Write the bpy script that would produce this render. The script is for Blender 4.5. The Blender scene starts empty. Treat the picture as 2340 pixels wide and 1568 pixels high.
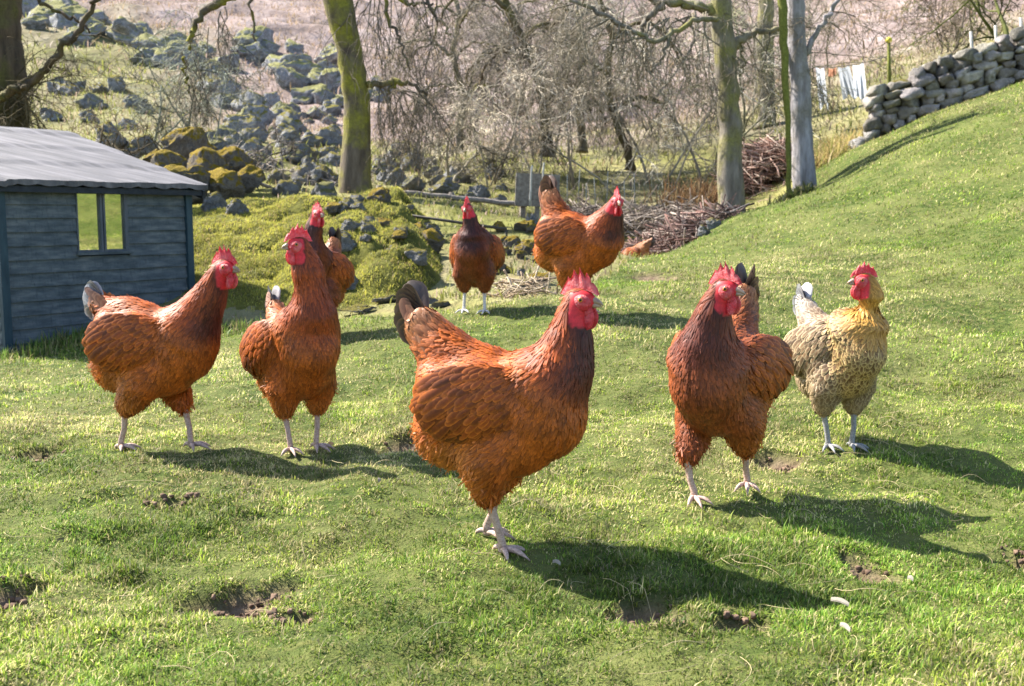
import bpy, math, random
import numpy as np
from mathutils import Vector, Matrix

R = math.radians
rng = np.random.default_rng(11)
scene = bpy.context.scene
COL = scene.collection

# ------------------------------------------------------------------ camera, sky, sun
CAM_H, F, PITCH = 0.57, 2405.0, R(6.88)
cam = bpy.data.objects.new('camera', bpy.data.cameras.new('camera'))
COL.objects.link(cam)
cam.location = (0, 0, CAM_H)
cam.rotation_euler = (R(90) - PITCH, 0, 0)
cam.data.sensor_width = 36
cam.data.lens = 37
cam.data.clip_start = 0.05
cam.data.clip_end = 1000
cam.data.dof.use_dof = True
cam.data.dof.focus_distance = 2.05
cam.data.dof.aperture_fstop = 11
scene.camera = cam

SUN_EL = R(45)
SUN_DIR = np.array([-0.88, 0.47, 0.0]); SUN_DIR /= np.linalg.norm(SUN_DIR)      # ground direction towards the sun
to_sun = Vector((SUN_DIR[0]*math.cos(SUN_EL), SUN_DIR[1]*math.cos(SUN_EL), math.sin(SUN_EL)))
world = bpy.data.worlds.new('World'); scene.world = world; world.use_nodes = True
wn = world.node_tree.nodes
sky = wn.new('ShaderNodeTexSky'); sky.sky_type = 'NISHITA'; sky.sun_disc = False
sky.sun_elevation = SUN_EL
sky.sun_rotation = math.atan2(SUN_DIR[0], SUN_DIR[1])
world.node_tree.links.new(sky.outputs[0], wn['Background'].inputs[0])
wn['Background'].inputs[1].default_value = 0.105
sun = bpy.data.objects.new('sun', bpy.data.lights.new('sun', 'SUN')); COL.objects.link(sun)
sun.data.energy = 5.0; sun.data.angle = R(0.55); sun.data.color = (1.0, 0.94, 0.84)
sun.rotation_euler = to_sun.to_track_quat('Z', 'Y').to_euler()
scene.view_settings.view_transform = 'Standard'
scene.view_settings.look = 'None'
scene.view_settings.exposure = 1.85
scene.view_settings.gamma = 1
scene.cycles.max_bounces = 6
scene.cycles.use_denoising = True

# ------------------------------------------------------------------ measuring helpers
CP, SP = math.cos(PITCH), math.sin(PITCH)
def P(x, y, d):
    """Point at distance d in front of the camera station that appears at (x, y) on a 2340 x 1568 print."""
    a = (x - 1170.0)/F; b = (784.0 - y)/F
    k = d/(CP + b*SP)
    return np.array([a*k, d, CAM_H + (b*CP - SP)*k])
def ground_at(x, y, z=0.0):
    b = (784.0 - y)/F
    k = (z - CAM_H)/(b*CP - SP)
    return np.array([(x - 1170.0)/F*k, (CP + b*SP)*k, z])

def _hash(ix, iy, seed):
    h = (ix*374761393 + iy*668265263 + seed*974711) & 0x7fffffff
    h = ((h ^ (h >> 13))*1274126177) & 0x7fffffff
    return ((h ^ (h >> 16)) & 0xffff)/65535.0
def vnoise(x, y, seed=0):
    x = np.asarray(x, float); y = np.asarray(y, float)
    ix = np.floor(x).astype(np.int64); iy = np.floor(y).astype(np.int64)
    fx = x - ix; fy = y - iy
    fx = fx*fx*(3 - 2*fx); fy = fy*fy*(3 - 2*fy)
    a = _hash(ix, iy, seed); b = _hash(ix+1, iy, seed); c = _hash(ix, iy+1, seed); d = _hash(ix+1, iy+1, seed)
    return (a*(1-fx) + b*fx)*(1-fy) + (c*(1-fx) + d*fx)*fy
def fbm(x, y, seed=0, octv=4):
    t = 0; a = 0.5; n = 0
    for k in range(octv):
        t = t + a*vnoise(x*2**k + 17.3*k, y*2**k - 9.1*k, seed+k); n += a; a *= 0.5
    return t/n
def sstep(a, b, x):
    t = np.clip((np.asarray(x, float) - a)/(b - a), 0, 1); return t*t*(3-2*t)

# ------------------------------------------------------------------ the lie of the land (thin plate spline)
ctl = []
for d in (1.2, 1.8, 2.5):
    for xv in (-1600, -300, 500, 1170, 1900, 2700, 3900):
        ctl.append(((xv-1170)/F, math.log(d), -CAM_H/d + (0.02 if xv > 2300 and d > 2 else 0)))
for xv, z in ((-300, -0.02), (500, 0.01), (1170, 0.06), (1800, 0.10), (2340, 0.12), (3400, 0.5)):
    ctl.append(((xv-1170)/F, math.log(3.3), (z-CAM_H)/3.3))
for xv, yv, d in [
    (1050,716,4.4),(1340,722,3.9),(500,762,5.0),(0,808,4.9),(820,735,4.7),(-700,810,5),(1200,690,5.0),
    (2340,700,4.0),(2340,450,6.2),(2340,195,9.5),(1860,600,5.5),(1860,440,9.5),(1460,600,7),(1450,645,8.7),(1650,500,8.5),
    (1600,640,4.8),(1400,652,5.4),(1932,348,10),(2008,320,10),(2100,270,9.9),(3200,350,4.6),(3200,60,8.5),
    (-300,250,20),(200,200,25),(200,60,40),(200,-60,65),(200,-260,150),
    (800,330,18),(800,225,30),(800,60,55),(800,-60,80),(800,-300,150),
    (1300,335,18),(1300,200,30),(1300,50,55),(1300,-60,80),(1300,-300,150),
    (1800,300,14),(1800,180,24),(1800,50,45),(1800,-60,70),(1800,-300,150),
    (2300,130,15),(2300,60,22),(2300,-40,40),(2300,-300,150),(3200,-100,30),(-1200,0,40),(-1200,-300,150),(3600,-300,150),
    (1250,505,8),(1250,425,12),(1560,540,10),(1700,430,11.5),(1700,360,13),(2100,290,11.5),(2100,210,14),
    (200,500,8),(200,430,10),(200,330,14),
    (650,485,8),(650,600,6.4),(650,725,5.3),(430,490,8),(430,640,6.0),(430,752,5.2),(900,520,7.6),(950,610,6.3),
    (1060,570,7),(1010,690,5.2),(1000,440,10),(1000,400,13),(1200,610,6.0)]:
    p = P(xv, yv, d)
    ctl.append((p[0]/p[1], math.log(d), (p[2]-CAM_H)/d))
ctl = np.array(ctl)
def _U(r2): return np.where(r2 < 1e-12, 0, r2*np.log(r2 + 1e-12))
_q = ctl[:, :2]*np.array([1.6, 1.0])
_K = _U(((_q[:, None] - _q[None])**2).sum(-1)) + 0.004*np.eye(len(_q))
_Pm = np.c_[np.ones(len(_q)), _q]
_A = np.block([[_K, _Pm], [_Pm.T, np.zeros((3, 3))]])
_w = np.linalg.solve(_A, np.r_[ctl[:, 2], np.zeros(3)])
SOIL = [(560,1350,105,36),(660,1385,45,16),(15,1365,60,45),(1480,1385,95,34),(1700,1405,62,20),(1990,1285,45,30),
        (930,1010,50,14),(1500,740,60,20),(2330,1260,25,20),(1780,1050,40,12),(80,1045,60,14),(390,1150,60,10)]
soil_w = []
for xv, yv, rx, ry in SOIL:
    c = ground_at(xv, yv); e = ground_at(xv+rx, yv); f2 = ground_at(xv, yv+ry)
    soil_w.append((c[0], c[1], abs(e[0]-c[0])*1.3, abs(f2[1]-c[1])*1.3))
def soil_mask(x, y):
    m = np.zeros_like(np.asarray(x, float))
    wob = (fbm(np.asarray(x)*14, np.asarray(y)*14, 5) - 0.5)*1.6
    for cx, cy, rx, ry in soil_w:
        r = np.sqrt(((x-cx)/rx)**2 + ((y-cy)/ry)**2) + wob
        m = np.maximum(m, 1 - sstep(0.45, 1.0, r))
    return m
def base_z(x, y):
    x = np.atleast_1d(np.asarray(x, float)); y = np.atleast_1d(np.asarray(y, float))
    yy = np.maximum(y, 1.05); u = np.clip(x/yy, -1.5, 1.5)
    q = np.c_[u*1.6, np.log(yy)]
    out = np.empty(len(q))
    for i in range(0, len(q), 20000):
        s = q[i:i+20000]
        out[i:i+20000] = _U(((s[:, None] - _q[None])**2).sum(-1))@_w[:-3] + _w[-3] + s@_w[-2:]
    z = CAM_H + out*yy
    k = sstep(1.05, 1.7, y)
    return z*k
def gz(x, y):
    x = np.atleast_1d(np.asarray(x, float)); y = np.atleast_1d(np.asarray(y, float))
    z = base_z(x, y)
    z = z + (fbm(x*2.3, y*2.3, 1) - 0.5)*0.05 + (fbm(x*9, y*9, 2, 3) - 0.5)*0.034 + sstep(7, 4, y)*(vnoise(x*24, y*24, 77) - .5)*.012
    far = sstep(9, 30, y)
    z = z + far*(fbm(x*0.35, y*0.35, 3) - 0.5)*1.2*np.minimum(y/40, 1.5)
    z = z - 0.036*soil_mask(x, y)
    return z
def g1(x, y): return float(gz(x, y)[0])
def at(xv, d):
    """Ground point under the column xv of the print at distance d."""
    x = (xv - 1170.0)/F*d/CP
    for _ in range(3):
        z = g1(x, d)
        kk = (d*CP - (z - CAM_H)*SP)
        x = (xv - 1170.0)/F*kk
    return np.array([x, d, g1(x, d)])
_ex = [-2500, 0, 430, 520, 820, 1050, 1300, 1400, 1460, 1650, 1860, 2340, 4500]
_ed = [4.9, 5.2, 5.3, 5.1, 4.8, 4.75, 4.9, 6.0, 7.4, 9.2, 10.6, 11.2, 12]
def lawn_edge(x, y): return np.interp(x/np.maximum(y, .3)*F + 1170, _ex, _ed)

# ------------------------------------------------------------------ mesh helpers
def fast_mesh(name, V, quads=None, tris=None, col=None, smooth=True):
    me = bpy.data.meshes.new(name)
    V = np.asarray(V, np.float32)
    quads = np.zeros((0, 4), np.int32) if quads is None or len(quads) == 0 else np.asarray(quads, np.int32)
    tris = np.zeros((0, 3), np.int32) if tris is None or len(tris) == 0 else np.asarray(tris, np.int32)
    me.vertices.add(len(V)); me.vertices.foreach_set('co', V.ravel())
    loops = np.r_[quads.ravel(), tris.ravel()].astype(np.int32)
    me.loops.add(len(loops)); me.loops.foreach_set('vertex_index', loops)
    n = len(quads) + len(tris)
    me.polygons.add(n)
    st = np.r_[np.arange(len(quads))*4, len(quads)*4 + np.arange(len(tris))*3].astype(np.int32)
    me.polygons.foreach_set('loop_start', st)
    me.polygons.foreach_set('use_smooth', np.full(n, bool(smooth)))
    me.update(calc_edges=True)
    if col is not None:
        c = np.ones((len(V), 4), np.float32); c[:, :3] = col
        at_ = me.color_attributes.new('Col', 'FLOAT_COLOR', 'POINT'); at_.data.foreach_set('color', c.ravel())
    return me
class Buf:
    def __init__(s): s.v = []; s.q = []; s.t = []; s.c = []; s.n = 0
    def add(s, V, quads=None, tris=None, col=None):
        V = np.asarray(V, float)
        if quads is not None and len(quads): s.q.append(np.asarray(quads, int) + s.n)
        if tris is not None and len(tris): s.t.append(np.asarray(tris, int) + s.n)
        s.v.append(V)
        s.c.append(np.broadcast_to(np.asarray((1, 1, 1) if col is None else col, float), (len(V), 3)))
        s.n += len(V)
    def build(s, name, mat, parent=None, origin=(0, 0, 0), smooth=True):
        V = np.concatenate(s.v) - np.asarray(origin)
        me = fast_mesh(name, V, np.concatenate(s.q) if s.q else None, np.concatenate(s.t) if s.t else None,
                       np.concatenate(s.c), smooth)
        me.materials.append(mat)
        o = bpy.data.objects.new(name, me); COL.objects.link(o)
        if parent is not None: o.parent = parent
        else: o.location = origin
        return o
def tag(o, label=None, cat=None, group=None, kind=None):
    if label: o['label'] = label
    if cat: o['category'] = cat
    if group: o['group'] = group
    if kind: o['kind'] = kind
    return o
def empty(name, loc, label, cat, group=None, rz=0):
    o = bpy.data.objects.new(name, None); COL.objects.link(o)
    o.location = tuple(float(v) for v in loc); o.rotation_euler = (0, 0, rz); o.empty_display_size = 0.1
    return tag(o, label, cat, group)

def unit(v):
    v = np.asarray(v, float); return v/(np.linalg.norm(v, axis=-1, keepdims=True) + 1e-12)
def tube(buf, pts, rad, sides=6, col=None, flat=None):
    """A tapered tube along a polyline; flat squeezes it along y."""
    p = np.asarray(pts, float); r = np.asarray(rad, float); n = len(p)
    t = unit(np.gradient(p, axis=0))
    ref = np.array([0, 0, 1.0]) if abs(t[0, 2]) < 0.9 else np.array([0, 1.0, 0])
    if flat is not None: ref = np.array([0, 1.0, 0])
    a = unit(ref - (t@ref)[:, None]*t)
    bad = np.linalg.norm(a, axis=1) < .5
    a[bad] = unit(np.cross(t[bad], [1.0, 0, 0]))
    b = np.cross(t, a)
    ang = np.linspace(0, 2*math.pi, sides, endpoint=False)
    fa = 1.0 if flat is None else flat
    V = p[:, None] + r[:, None, None]*(np.cos(ang)[None, :, None]*a[:, None]*fa + np.sin(ang)[None, :, None]*b[:, None])
    V = V.reshape(-1, 3)
    i = np.arange(n-1)[:, None]*sides; j = np.arange(sides)[None]; k = (j+1) % sides
    q = np.stack([i+j, i+k, i+sides+k, i+sides+j], -1).reshape(-1, 4)
    V = np.r_[V, p[:1], p[-1:]]
    c0, c1 = len(V)-2, len(V)-1; jj = np.arange(sides); kk = (jj+1) % sides
    tr = np.r_[np.stack([np.full(sides, c0), kk, jj], -1), np.stack([np.full(sides, c1), (n-1)*sides+jj, (n-1)*sides+kk], -1)]
    buf.add(V, q, tr, col)
def box(buf, c, ax, half, col=None):
    """Box with centre c, axes ax (3 unit rows) and half sizes."""
    ax = np.asarray(ax, float)
    s = np.array([(i, j, k) for i in (-1, 1) for j in (-1, 1) for k in (-1, 1)], float)*np.asarray(half)
    V = np.asarray(c) + s@ax
    buf.add(V, [(0,1,3,2),(4,6,7,5),(0,4,5,1),(2,3,7,6),(0,2,6,4),(1,5,7,3)], None, col)
def ball(buf, c, r, rot=None, seg=20, rings=12, col=None):
    th = np.linspace(0, math.pi, rings+1)[1:-1]; ph = np.linspace(0, 2*math.pi, seg, endpoint=False)
    V = np.stack([np.sin(th)[:, None]*np.cos(ph), np.sin(th)[:, None]*np.sin(ph), np.repeat(np.cos(th)[:, None], seg, 1)], -1).reshape(-1, 3)
    V = np.r_[V, [[0, 0, 1]], [[0, 0, -1]]]*np.asarray(r)
    if rot is not None: V = V@np.asarray(rot).T
    i = np.arange(rings-2)[:, None]*seg; j = np.arange(seg)[None]; k = (j+1) % seg
    q = np.stack([i+j, i+seg+j, i+seg+k, i+k], -1).reshape(-1, 4)
    t0, t1 = len(V)-2, len(V)-1; jj = np.arange(seg); kk = (jj+1) % seg; m = (rings-2)*seg
    tr = np.r_[np.stack([np.full(seg, t0), jj, kk], -1), np.stack([np.full(seg, t1), m+kk, m+jj], -1)]
    buf.add(V + np.asarray(c), q, tr, col)
def roty(a):   # nose up for positive a, x forward
    c, s = math.cos(a), math.sin(a); return np.array([[c, 0, -s], [0, 1, 0], [s, 0, c]])
def rotz(a):
    c, s = math.cos(a), math.sin(a); return np.array([[c, -s, 0], [s, c, 0], [0, 0, 1]])

# ------------------------------------------------------------------ materials
class NT:
    def __init__(s, name):
        s.m = bpy.data.materials.new(name); s.m.use_nodes = True
        s.t = s.m.node_tree; s.n = s.t.nodes; s.b = s.n['Principled BSDF']; s.out = s.n['Material Output']
        s.coord = s.n.new('ShaderNodeTexCoord')
    def link(s, a, b): s.t.links.new(a, b)
    def noise(s, scale, detail=5, rough=0.6, vec=None, dist=0):
        n = s.n.new('ShaderNodeTexNoise'); n.inputs['Scale'].default_value = scale
        n.inputs['Detail'].default_value = detail; n.inputs['Roughness'].default_value = rough
        n.inputs['Distortion'].default_value = dist
        s.link(vec if vec is not None else s.coord.outputs['Object'], n.inputs['Vector']); return n.outputs['Fac']
    def mapping(s, scale, turn=0.0):
        m = s.n.new('ShaderNodeMapping'); m.inputs['Scale'].default_value = scale; m.vector_type = 'TEXTURE' if False else 'POINT'; m.inputs['Rotation'].default_value = (0, 0, turn)
        s.link(s.coord.outputs['Object'], m.inputs['Vector']); return m.outputs[0]
    def ramp(s, fac, stops):
        r = s.n.new('ShaderNodeValToRGB'); e = r.color_ramp.elements
        while len(e) < len(stops): e.new(0.5)
        for k, (pos, c) in zip(e, stops):
            k.position = pos; k.color = (*c, 1) if len(c) == 3 else c
        s.link(fac, r.inputs[0]); return r.outputs[0]
    def mix(s, fac, a, b, mode='MIX'):
        m = s.n.new('ShaderNodeMix'); m.data_type = 'RGBA'; m.blend_type = mode
        for sock, v in ((m.inputs[0], fac), (m.inputs[6], a), (m.inputs[7], b)):
            if isinstance(v, (int, float)): sock.default_value = v
            elif isinstance(v, tuple): sock.default_value = (*v, 1)
            else: s.link(v, sock)
        return m.outputs[2]
    def math(s, op, a, b=0.0):
        m = s.n.new('ShaderNodeMath'); m.operation = op
        for sock, v in ((m.inputs[0], a), (m.inputs[1], b)):
            if isinstance(v, (int, float)): sock.default_value = v
            else: s.link(v, sock)
        return m.outputs[0]
    def attr(s, name='Col'):
        a = s.n.new('ShaderNodeAttribute'); a.attribute_name = name; return a.outputs['Color']
    def bump(s, h, dist=0.01, strength=1.0):
        b = s.n.new('ShaderNodeBump'); b.inputs['Distance'].default_value = dist; b.inputs['Strength'].default_value = strength
        s.link(h, b.inputs['Height']); s.link(b.outputs[0], s.b.inputs['Normal']); return b.outputs[0]
    def base(s, c, rough=0.8, spec=0.3):
        if isinstance(c, tuple): s.b.inputs['Base Color'].default_value = (*c, 1)
        else: s.link(c, s.b.inputs['Base Color'])
        s.b.inputs['Roughness'].default_value = rough
        s.b.inputs['Specular IOR Level'].default_value = spec
        return s.m
    def translucent(s, c, fac):
        tr = s.n.new('ShaderNodeBsdfTranslucent'); mx = s.n.new('ShaderNodeMixShader'); mx.inputs[0].default_value = fac
        if isinstance(c, tuple): tr.inputs[0].default_value = (*c, 1)
        else: s.link(c, tr.inputs[0])
        s.link(s.b.outputs[0], mx.inputs[1]); s.link(tr.outputs[0], mx.inputs[2]); s.link(mx.outputs[0], s.out.inputs[0])
        return s.m

def make_lawn_mat():
    m = NT('turf soil')
    n1 = m.noise(2.2); n2 = m.noise(28, 6, .7)
    g = m.ramp(n2, [(.3, (.022, .036, .008)), (.5, (.06, .085, .018)), (.7, (.16, .15, .05))])
    g = m.mix(m.ramp(n1, [(.4, (0, 0, 0)), (.65, (1, 1, 1))]), g, (.12, .13, .04))
    so = m.ramp(m.noise(40, 6, .7), [(.3, (.07, .045, .03)), (.7, (.24, .17, .12))])
    c = m.mix(m.attr('Col'), g, so)
    m.bump(n2, .02); return m.base(c, .95, .1)
def make_hill_mat():
    m = NT('hillside heath')
    n1 = m.noise(.9, 8, .65, m.mapping((1, .35, 1))); n2 = m.noise(5, 6, .7); n3 = m.noise(.16, 4)
    br = m.ramp(n1, [(.25, (.085, .065, .055)), (.45, (.19, .145, .13)), (.6, (.28, .225, .21)), (.8, (.35, .30, .29))])
    br = m.mix(m.math('MULTIPLY', m.ramp(n2, [(.45, (0, 0, 0)), (.7, (1, 1, 1))]), .55), br, (.15, .10, .075))
    tu = m.ramp(n1, [(.3, (.05, .055, .016)), (.5, (.15, .15, .04)), (.7, (.26, .24, .09))])
    tu = m.mix(m.math('MULTIPLY', m.ramp(n2, [(.5, (0, 0, 0)), (.7, (1, 1, 1))]), .6), tu, (.14, .10, .05))
    c = m.mix(m.attr('Col'), br, tu)
    m.bump(n1, .25); return m.base(c, .95, .1)
def make_moss_mat():
    m = NT('moss cushions')
    n1 = m.noise(5, 5); n2 = m.noise(60, 5, .7)
    c = m.ramp(n1, [(.28, (.035, .035, .010)), (.45, (.09, .09, .018)), (.62, (.17, .165, .03)), (.8, (.15, .10, .035))])
    c = m.mix(m.math('MULTIPLY', m.ramp(n2, [(.4, (1, 1, 1)), (.6, (0, 0, 0))]), .5), c, (.07, .07, .02))
    m.bump(n2, .02); return m.base(c, .95, .1)
def make_rock_mat(name, lo, hi, moss, mosscol=(.26, .22, .03), vcol=False):
    m = NT(name)
    n1 = m.noise(3.2, 8, .72); n2 = m.noise(11, 6, .75)
    c = m.ramp(n1, [(.3, lo), (.55, tuple((a+b)/2 for a, b in zip(lo, hi))), (.72, hi)])
    c = m.mix(m.math('MULTIPLY', m.ramp(n2, [(.52, (0, 0, 0)), (.62, (1, 1, 1))]), .5), c, tuple(min(1, v*1.25) for v in hi))
    if moss > 0:
        ge = m.n.new('ShaderNodeNewGeometry'); sx = m.n.new('ShaderNodeSeparateXYZ'); m.link(ge.outputs['Normal'], sx.inputs[0])
        h = m.math('ADD', sx.outputs[2], m.math('MULTIPLY', m.math('SUBTRACT', n1, .5), 2.2))
        mk = m.ramp(h, [(max(0.02, .75 - .6*moss), (0, 0, 0)), (min(.98, .95 - .6*moss + .1), (1, 1, 1))])
        mc = m.ramp(n2, [(.35, tuple(v*.5 for v in mosscol)), (.65, mosscol)])
        c = m.mix(mk, c, mc)
    if vcol: c = m.mix(1.0, c, m.attr('Col'), 'MULTIPLY')
    m.bump(m.math('ADD', n1, m.math('MULTIPLY', n2, .5)), .09); return m.base(c, .9, .2)
def make_bark_mat(name, c0, c1, moss=None, mossamt=.5):
    m = NT(name)
    n1 = m.noise(16, 6, .65, m.mapping((1, 1, .22))); n2 = m.noise(3.2, 5)
    c = m.ramp(n1, [(.3, c0), (.65, c1)])
    if moss:
        mk = m.ramp(n2, [(.62 - .4*mossamt, (0, 0, 0)), (.80 - .4*mossamt, (1, 1, 1))])
        c = m.mix(mk, c, m.ramp(m.noise(60, 4), [(.3, tuple(v*.45 for v in moss)), (.7, moss)]))
    m.bump(n1, .025); return m.base(c, .9, .2)
def make_plain(name, c0, c1, scale=20, rough=.8, spec=.3, bump=.003, stretch=(1, 1, 1)):
    m = NT(name); n = m.noise(scale, 6, .65, m.mapping(stretch))
    c = m.ramp(n, [(.32, c0), (.68, c1)])
    if bump: m.bump(n, bump)
    return m.base(c, rough, spec)
def make_vcol(name, rough=.7, spec=.3, trans=0, var=.25, scale=60):
    m = NT(name); a = m.attr('Col'); n = m.noise(scale, 4)
    c = m.mix(1.0, a, m.ramp(n, [(.3, (1-var,)*3), (.7, (1+var*.4,)*3)]), 'MULTIPLY')
    m.base(c, rough, spec)
    if trans: m.translucent(c, trans)
    return m.m
MAT_LAWN = make_lawn_mat(); MAT_HILL = make_hill_mat(); MAT_MOSS = make_moss_mat()
MAT_GRASS = make_vcol('grass blades', .6, .25, .42, .1)
MAT_FEATHER = make_vcol('hen plumage', .54, .32, .10, .28, 160)
MAT_TAIL = make_vcol('tail feathers', .5, .4, .08, .2, 150)
MAT_ROCK_G = make_rock_mat('grey limestone', (.12, .122, .128), (.50, .495, .50), .45)
MAT_ROCK_B = make_rock_mat('blue grey crag', (.085, .088, .095), (.42, .42, .435), .62, (.27, .26, .09))
MAT_ROCK_M = make_rock_mat('mossy rock', (.11, .09, .07), (.34, .31, .28), .80, (.40, .28, .02))
MAT_WALLSTONE = make_rock_mat('wall stone', (.13, .125, .12), (.50, .47, .44), .10, vcol=True)

# ------------------------------------------------------------------ ground: lawn, hillside, mossy bank
def grid_mesh(ys, us, off=2.0):
    Y, U = np.meshgrid(ys, us, indexing='ij'); X = U*(np.maximum(Y, 0) + off)
    nr, nc = Y.shape
    i = np.arange(nr-1)[:, None]*nc; j = np.arange(nc-1)[None]
    q = np.stack([i+j, i+j+1, i+nc+j+1, i+nc+j], -1).reshape(-1, 4)
    return X.ravel(), Y.ravel(), q
def sub_mesh(V, q, keep, col):
    q = q[keep]; used = np.unique(q); mp = np.full(len(V), -1); mp[used] = np.arange(len(used))
    return V[used], mp[q], col[used]
ys = np.r_[np.linspace(-4, 0.9, 40), np.exp(np.linspace(math.log(1.0), math.log(170), 430))]
X, Y, Q = grid_mesh(ys, np.linspace(-1.25, 1.25, 340))
Zg = gz(X, Y)
VG = np.c_[X, Y, Zg]
fc = VG[Q].mean(1)
is_lawn = fc[:, 1] < lawn_edge(fc[:, 0], fc[:, 1])
sm = soil_mask(X, Y)
v, q, c = sub_mesh(VG, Q, is_lawn, np.repeat(sm[:, None], 3, 1))
me = fast_mesh('lawn', v, q, None, c); me.materials.append(MAT_LAWN)
lawn = bpy.data.objects.new('lawn', me); COL.objects.link(lawn)
tag(lawn, 'uneven sunlit lawn with small muddy hollows rising to a grassy slope at right', kind='structure')
XV = X/np.maximum(Y, .3)*F + 1170
turf = 1 - sstep(14, 22, Y + (fbm(X*.4, Y*.4, 8)-.5)*12)
lft = sstep(620, 330, XV)*sstep(48, 32, Y + (fbm(X*.3, Y*.3, 9)-.5)*20)
rgt = sstep(1500, 1900, XV)*sstep(30, 16, Y)
turf = np.clip(np.maximum.reduce([turf, lft*.9, rgt*.7])*(0.55 + .9*(fbm(X*.8, Y*.5, 12)-.2)), 0, 1)
v, q, c = sub_mesh(VG, Q, ~is_lawn, np.repeat(turf[:, None], 3, 1))
me = fast_mesh('hillside', v, q, None, c); me.materials.append(MAT_HILL)
hill = bpy.data.objects.new('hillside', me); COL.objects.link(hill)
tag(hill, 'steep hillside of pale bracken and turf filling the background', kind='structure')

def cushions(x, y, cell, seed):
    """Rounded lumps: height of the nearest of jittered bumps."""
    gx = np.floor(x/cell).astype(np.int64); gy = np.floor(y/cell).astype(np.int64); best = np.zeros_like(x)
    for dx in (-1, 0, 1):
        for dy in (-1, 0, 1):
            ix, iy = gx+dx, gy+dy
            px = (ix + _hash(ix, iy, seed))*cell; py = (iy + _hash(ix, iy, seed+7))*cell
            rr = cell*(.55 + .5*_hash(ix, iy, seed+3))
            h = 1 - ((x-px)**2 + (y-py)**2)/rr**2
            best = np.maximum(best, np.sqrt(np.clip(h, 0, 1))*(.5 + .5*_hash(ix, iy, seed+5)))
    return best
bx, by, bq = [], [], None
xs_ = np.linspace(-2.75, -0.18, 330); ys_ = np.linspace(4.85, 8.7, 300)
BX, BY = np.meshgrid(xs_, ys_); sh = BX.shape; BX = BX.ravel(); BY = BY.ravel()
bv = BX/BY*F + 1170
def bank_profile(x, y):
    v_ = x/y*F + 1170
    front = np.interp(v_, [380, 520, 700, 850, 960, 1040], [5.25, 5.1, 4.95, 5.15, 5.35, 5.7])
    return np.interp(v_, [430, 650, 850], [.55, .72, 1.0])*sstep(0, np.interp(v_, [430, 700, 900], [1.6, 1.2, .6]), y-front)*(1 - sstep(7.6, 8.5, y))*sstep(300, 440, v_)*(1 - sstep(930, 1040, v_ + (y-6)*18))
bm_ = bank_profile(BX, BY)
bz = gz(BX, BY) - .03 + bm_*(.02 + .15*cushions(BX, BY, .30, 3) + .06*cushions(BX, BY, .13, 9) + .16*fbm(BX*2, BY*2, 4)) \
     + (fbm(BX*25, BY*25, 6)-.5)*.02*bm_
def bank_z(x, y):
    x = np.atleast_1d(np.asarray(x, float)); y = np.atleast_1d(np.asarray(y, float)); b = bank_profile(x, y)
    return gz(x, y) - .03 + b*(.02 + .15*cushions(x, y, .30, 3) + .06*cushions(x, y, .13, 9) + .16*fbm(x*2, y*2, 4))
i = np.arange(sh[0]-1)[:, None]*sh[1]; j = np.arange(sh[1]-1)[None]
bq = np.stack([i+j, i+j+1, i+sh[1]+j+1, i+sh[1]+j], -1).reshape(-1, 4)
BV = np.c_[BX, BY, bz]
v, q, c = sub_mesh(BV, bq, bm_[bq].max(1) > 0.02, np.ones((len(BV), 3)))
me = fast_mesh('mossy_bank', v, q, None, c); me.materials.append(MAT_MOSS)
bank = bpy.data.objects.new('mossy_bank', me); COL.objects.link(bank)
tag(bank, 'lumpy bank covered in yellow green moss between the coop and the lawn edge', kind='structure')

# ------------------------------------------------------------------ grass blades
def blades(px, py, pz, L, W, lean, col, tipcol, az=None, nseg=2):
    n = len(px); az = rng.uniform(0, 2*math.pi, n) if az is None else az
    d = np.c_[np.cos(az), np.sin(az), np.zeros(n)]; s = np.c_[-np.sin(az), np.cos(az), np.zeros(n)]
    base = np.c_[px, py, pz - .003]
    mid = base + d*(L*np.sin(lean)*.35)[:, None] + np.c_[np.zeros((n, 2)), L*np.cos(lean)*.6]
    tip = base + d*(L*np.sin(lean))[:, None] + np.c_[np.zeros((n, 2)), L*np.cos(lean)*.95*np.where(lean > 1.1, .6, 1)]
    w = W[:, None]*.5
    V = np.stack([base - s*w, base + s*w, mid - s*w*.8, mid + s*w*.8, tip], 1).reshape(-1, 3)
    k = np.arange(n)*5
    q = np.c_[k, k+1, k+3, k+2]; t = np.c_[k+2, k+3, k+4]
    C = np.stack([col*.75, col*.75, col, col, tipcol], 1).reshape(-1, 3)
    return V, q, t, C
def sample_lawn(n, d0, d1, u0=-.62, u1=.62):
    u = rng.uniform(u0, u1, n); y = np.sqrt(rng.uniform(d0**2, d1**2, n)); x = u*y
    k = (y < lawn_edge(x, y) + .05); return x[k], y[k]
gb = Buf()
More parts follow.
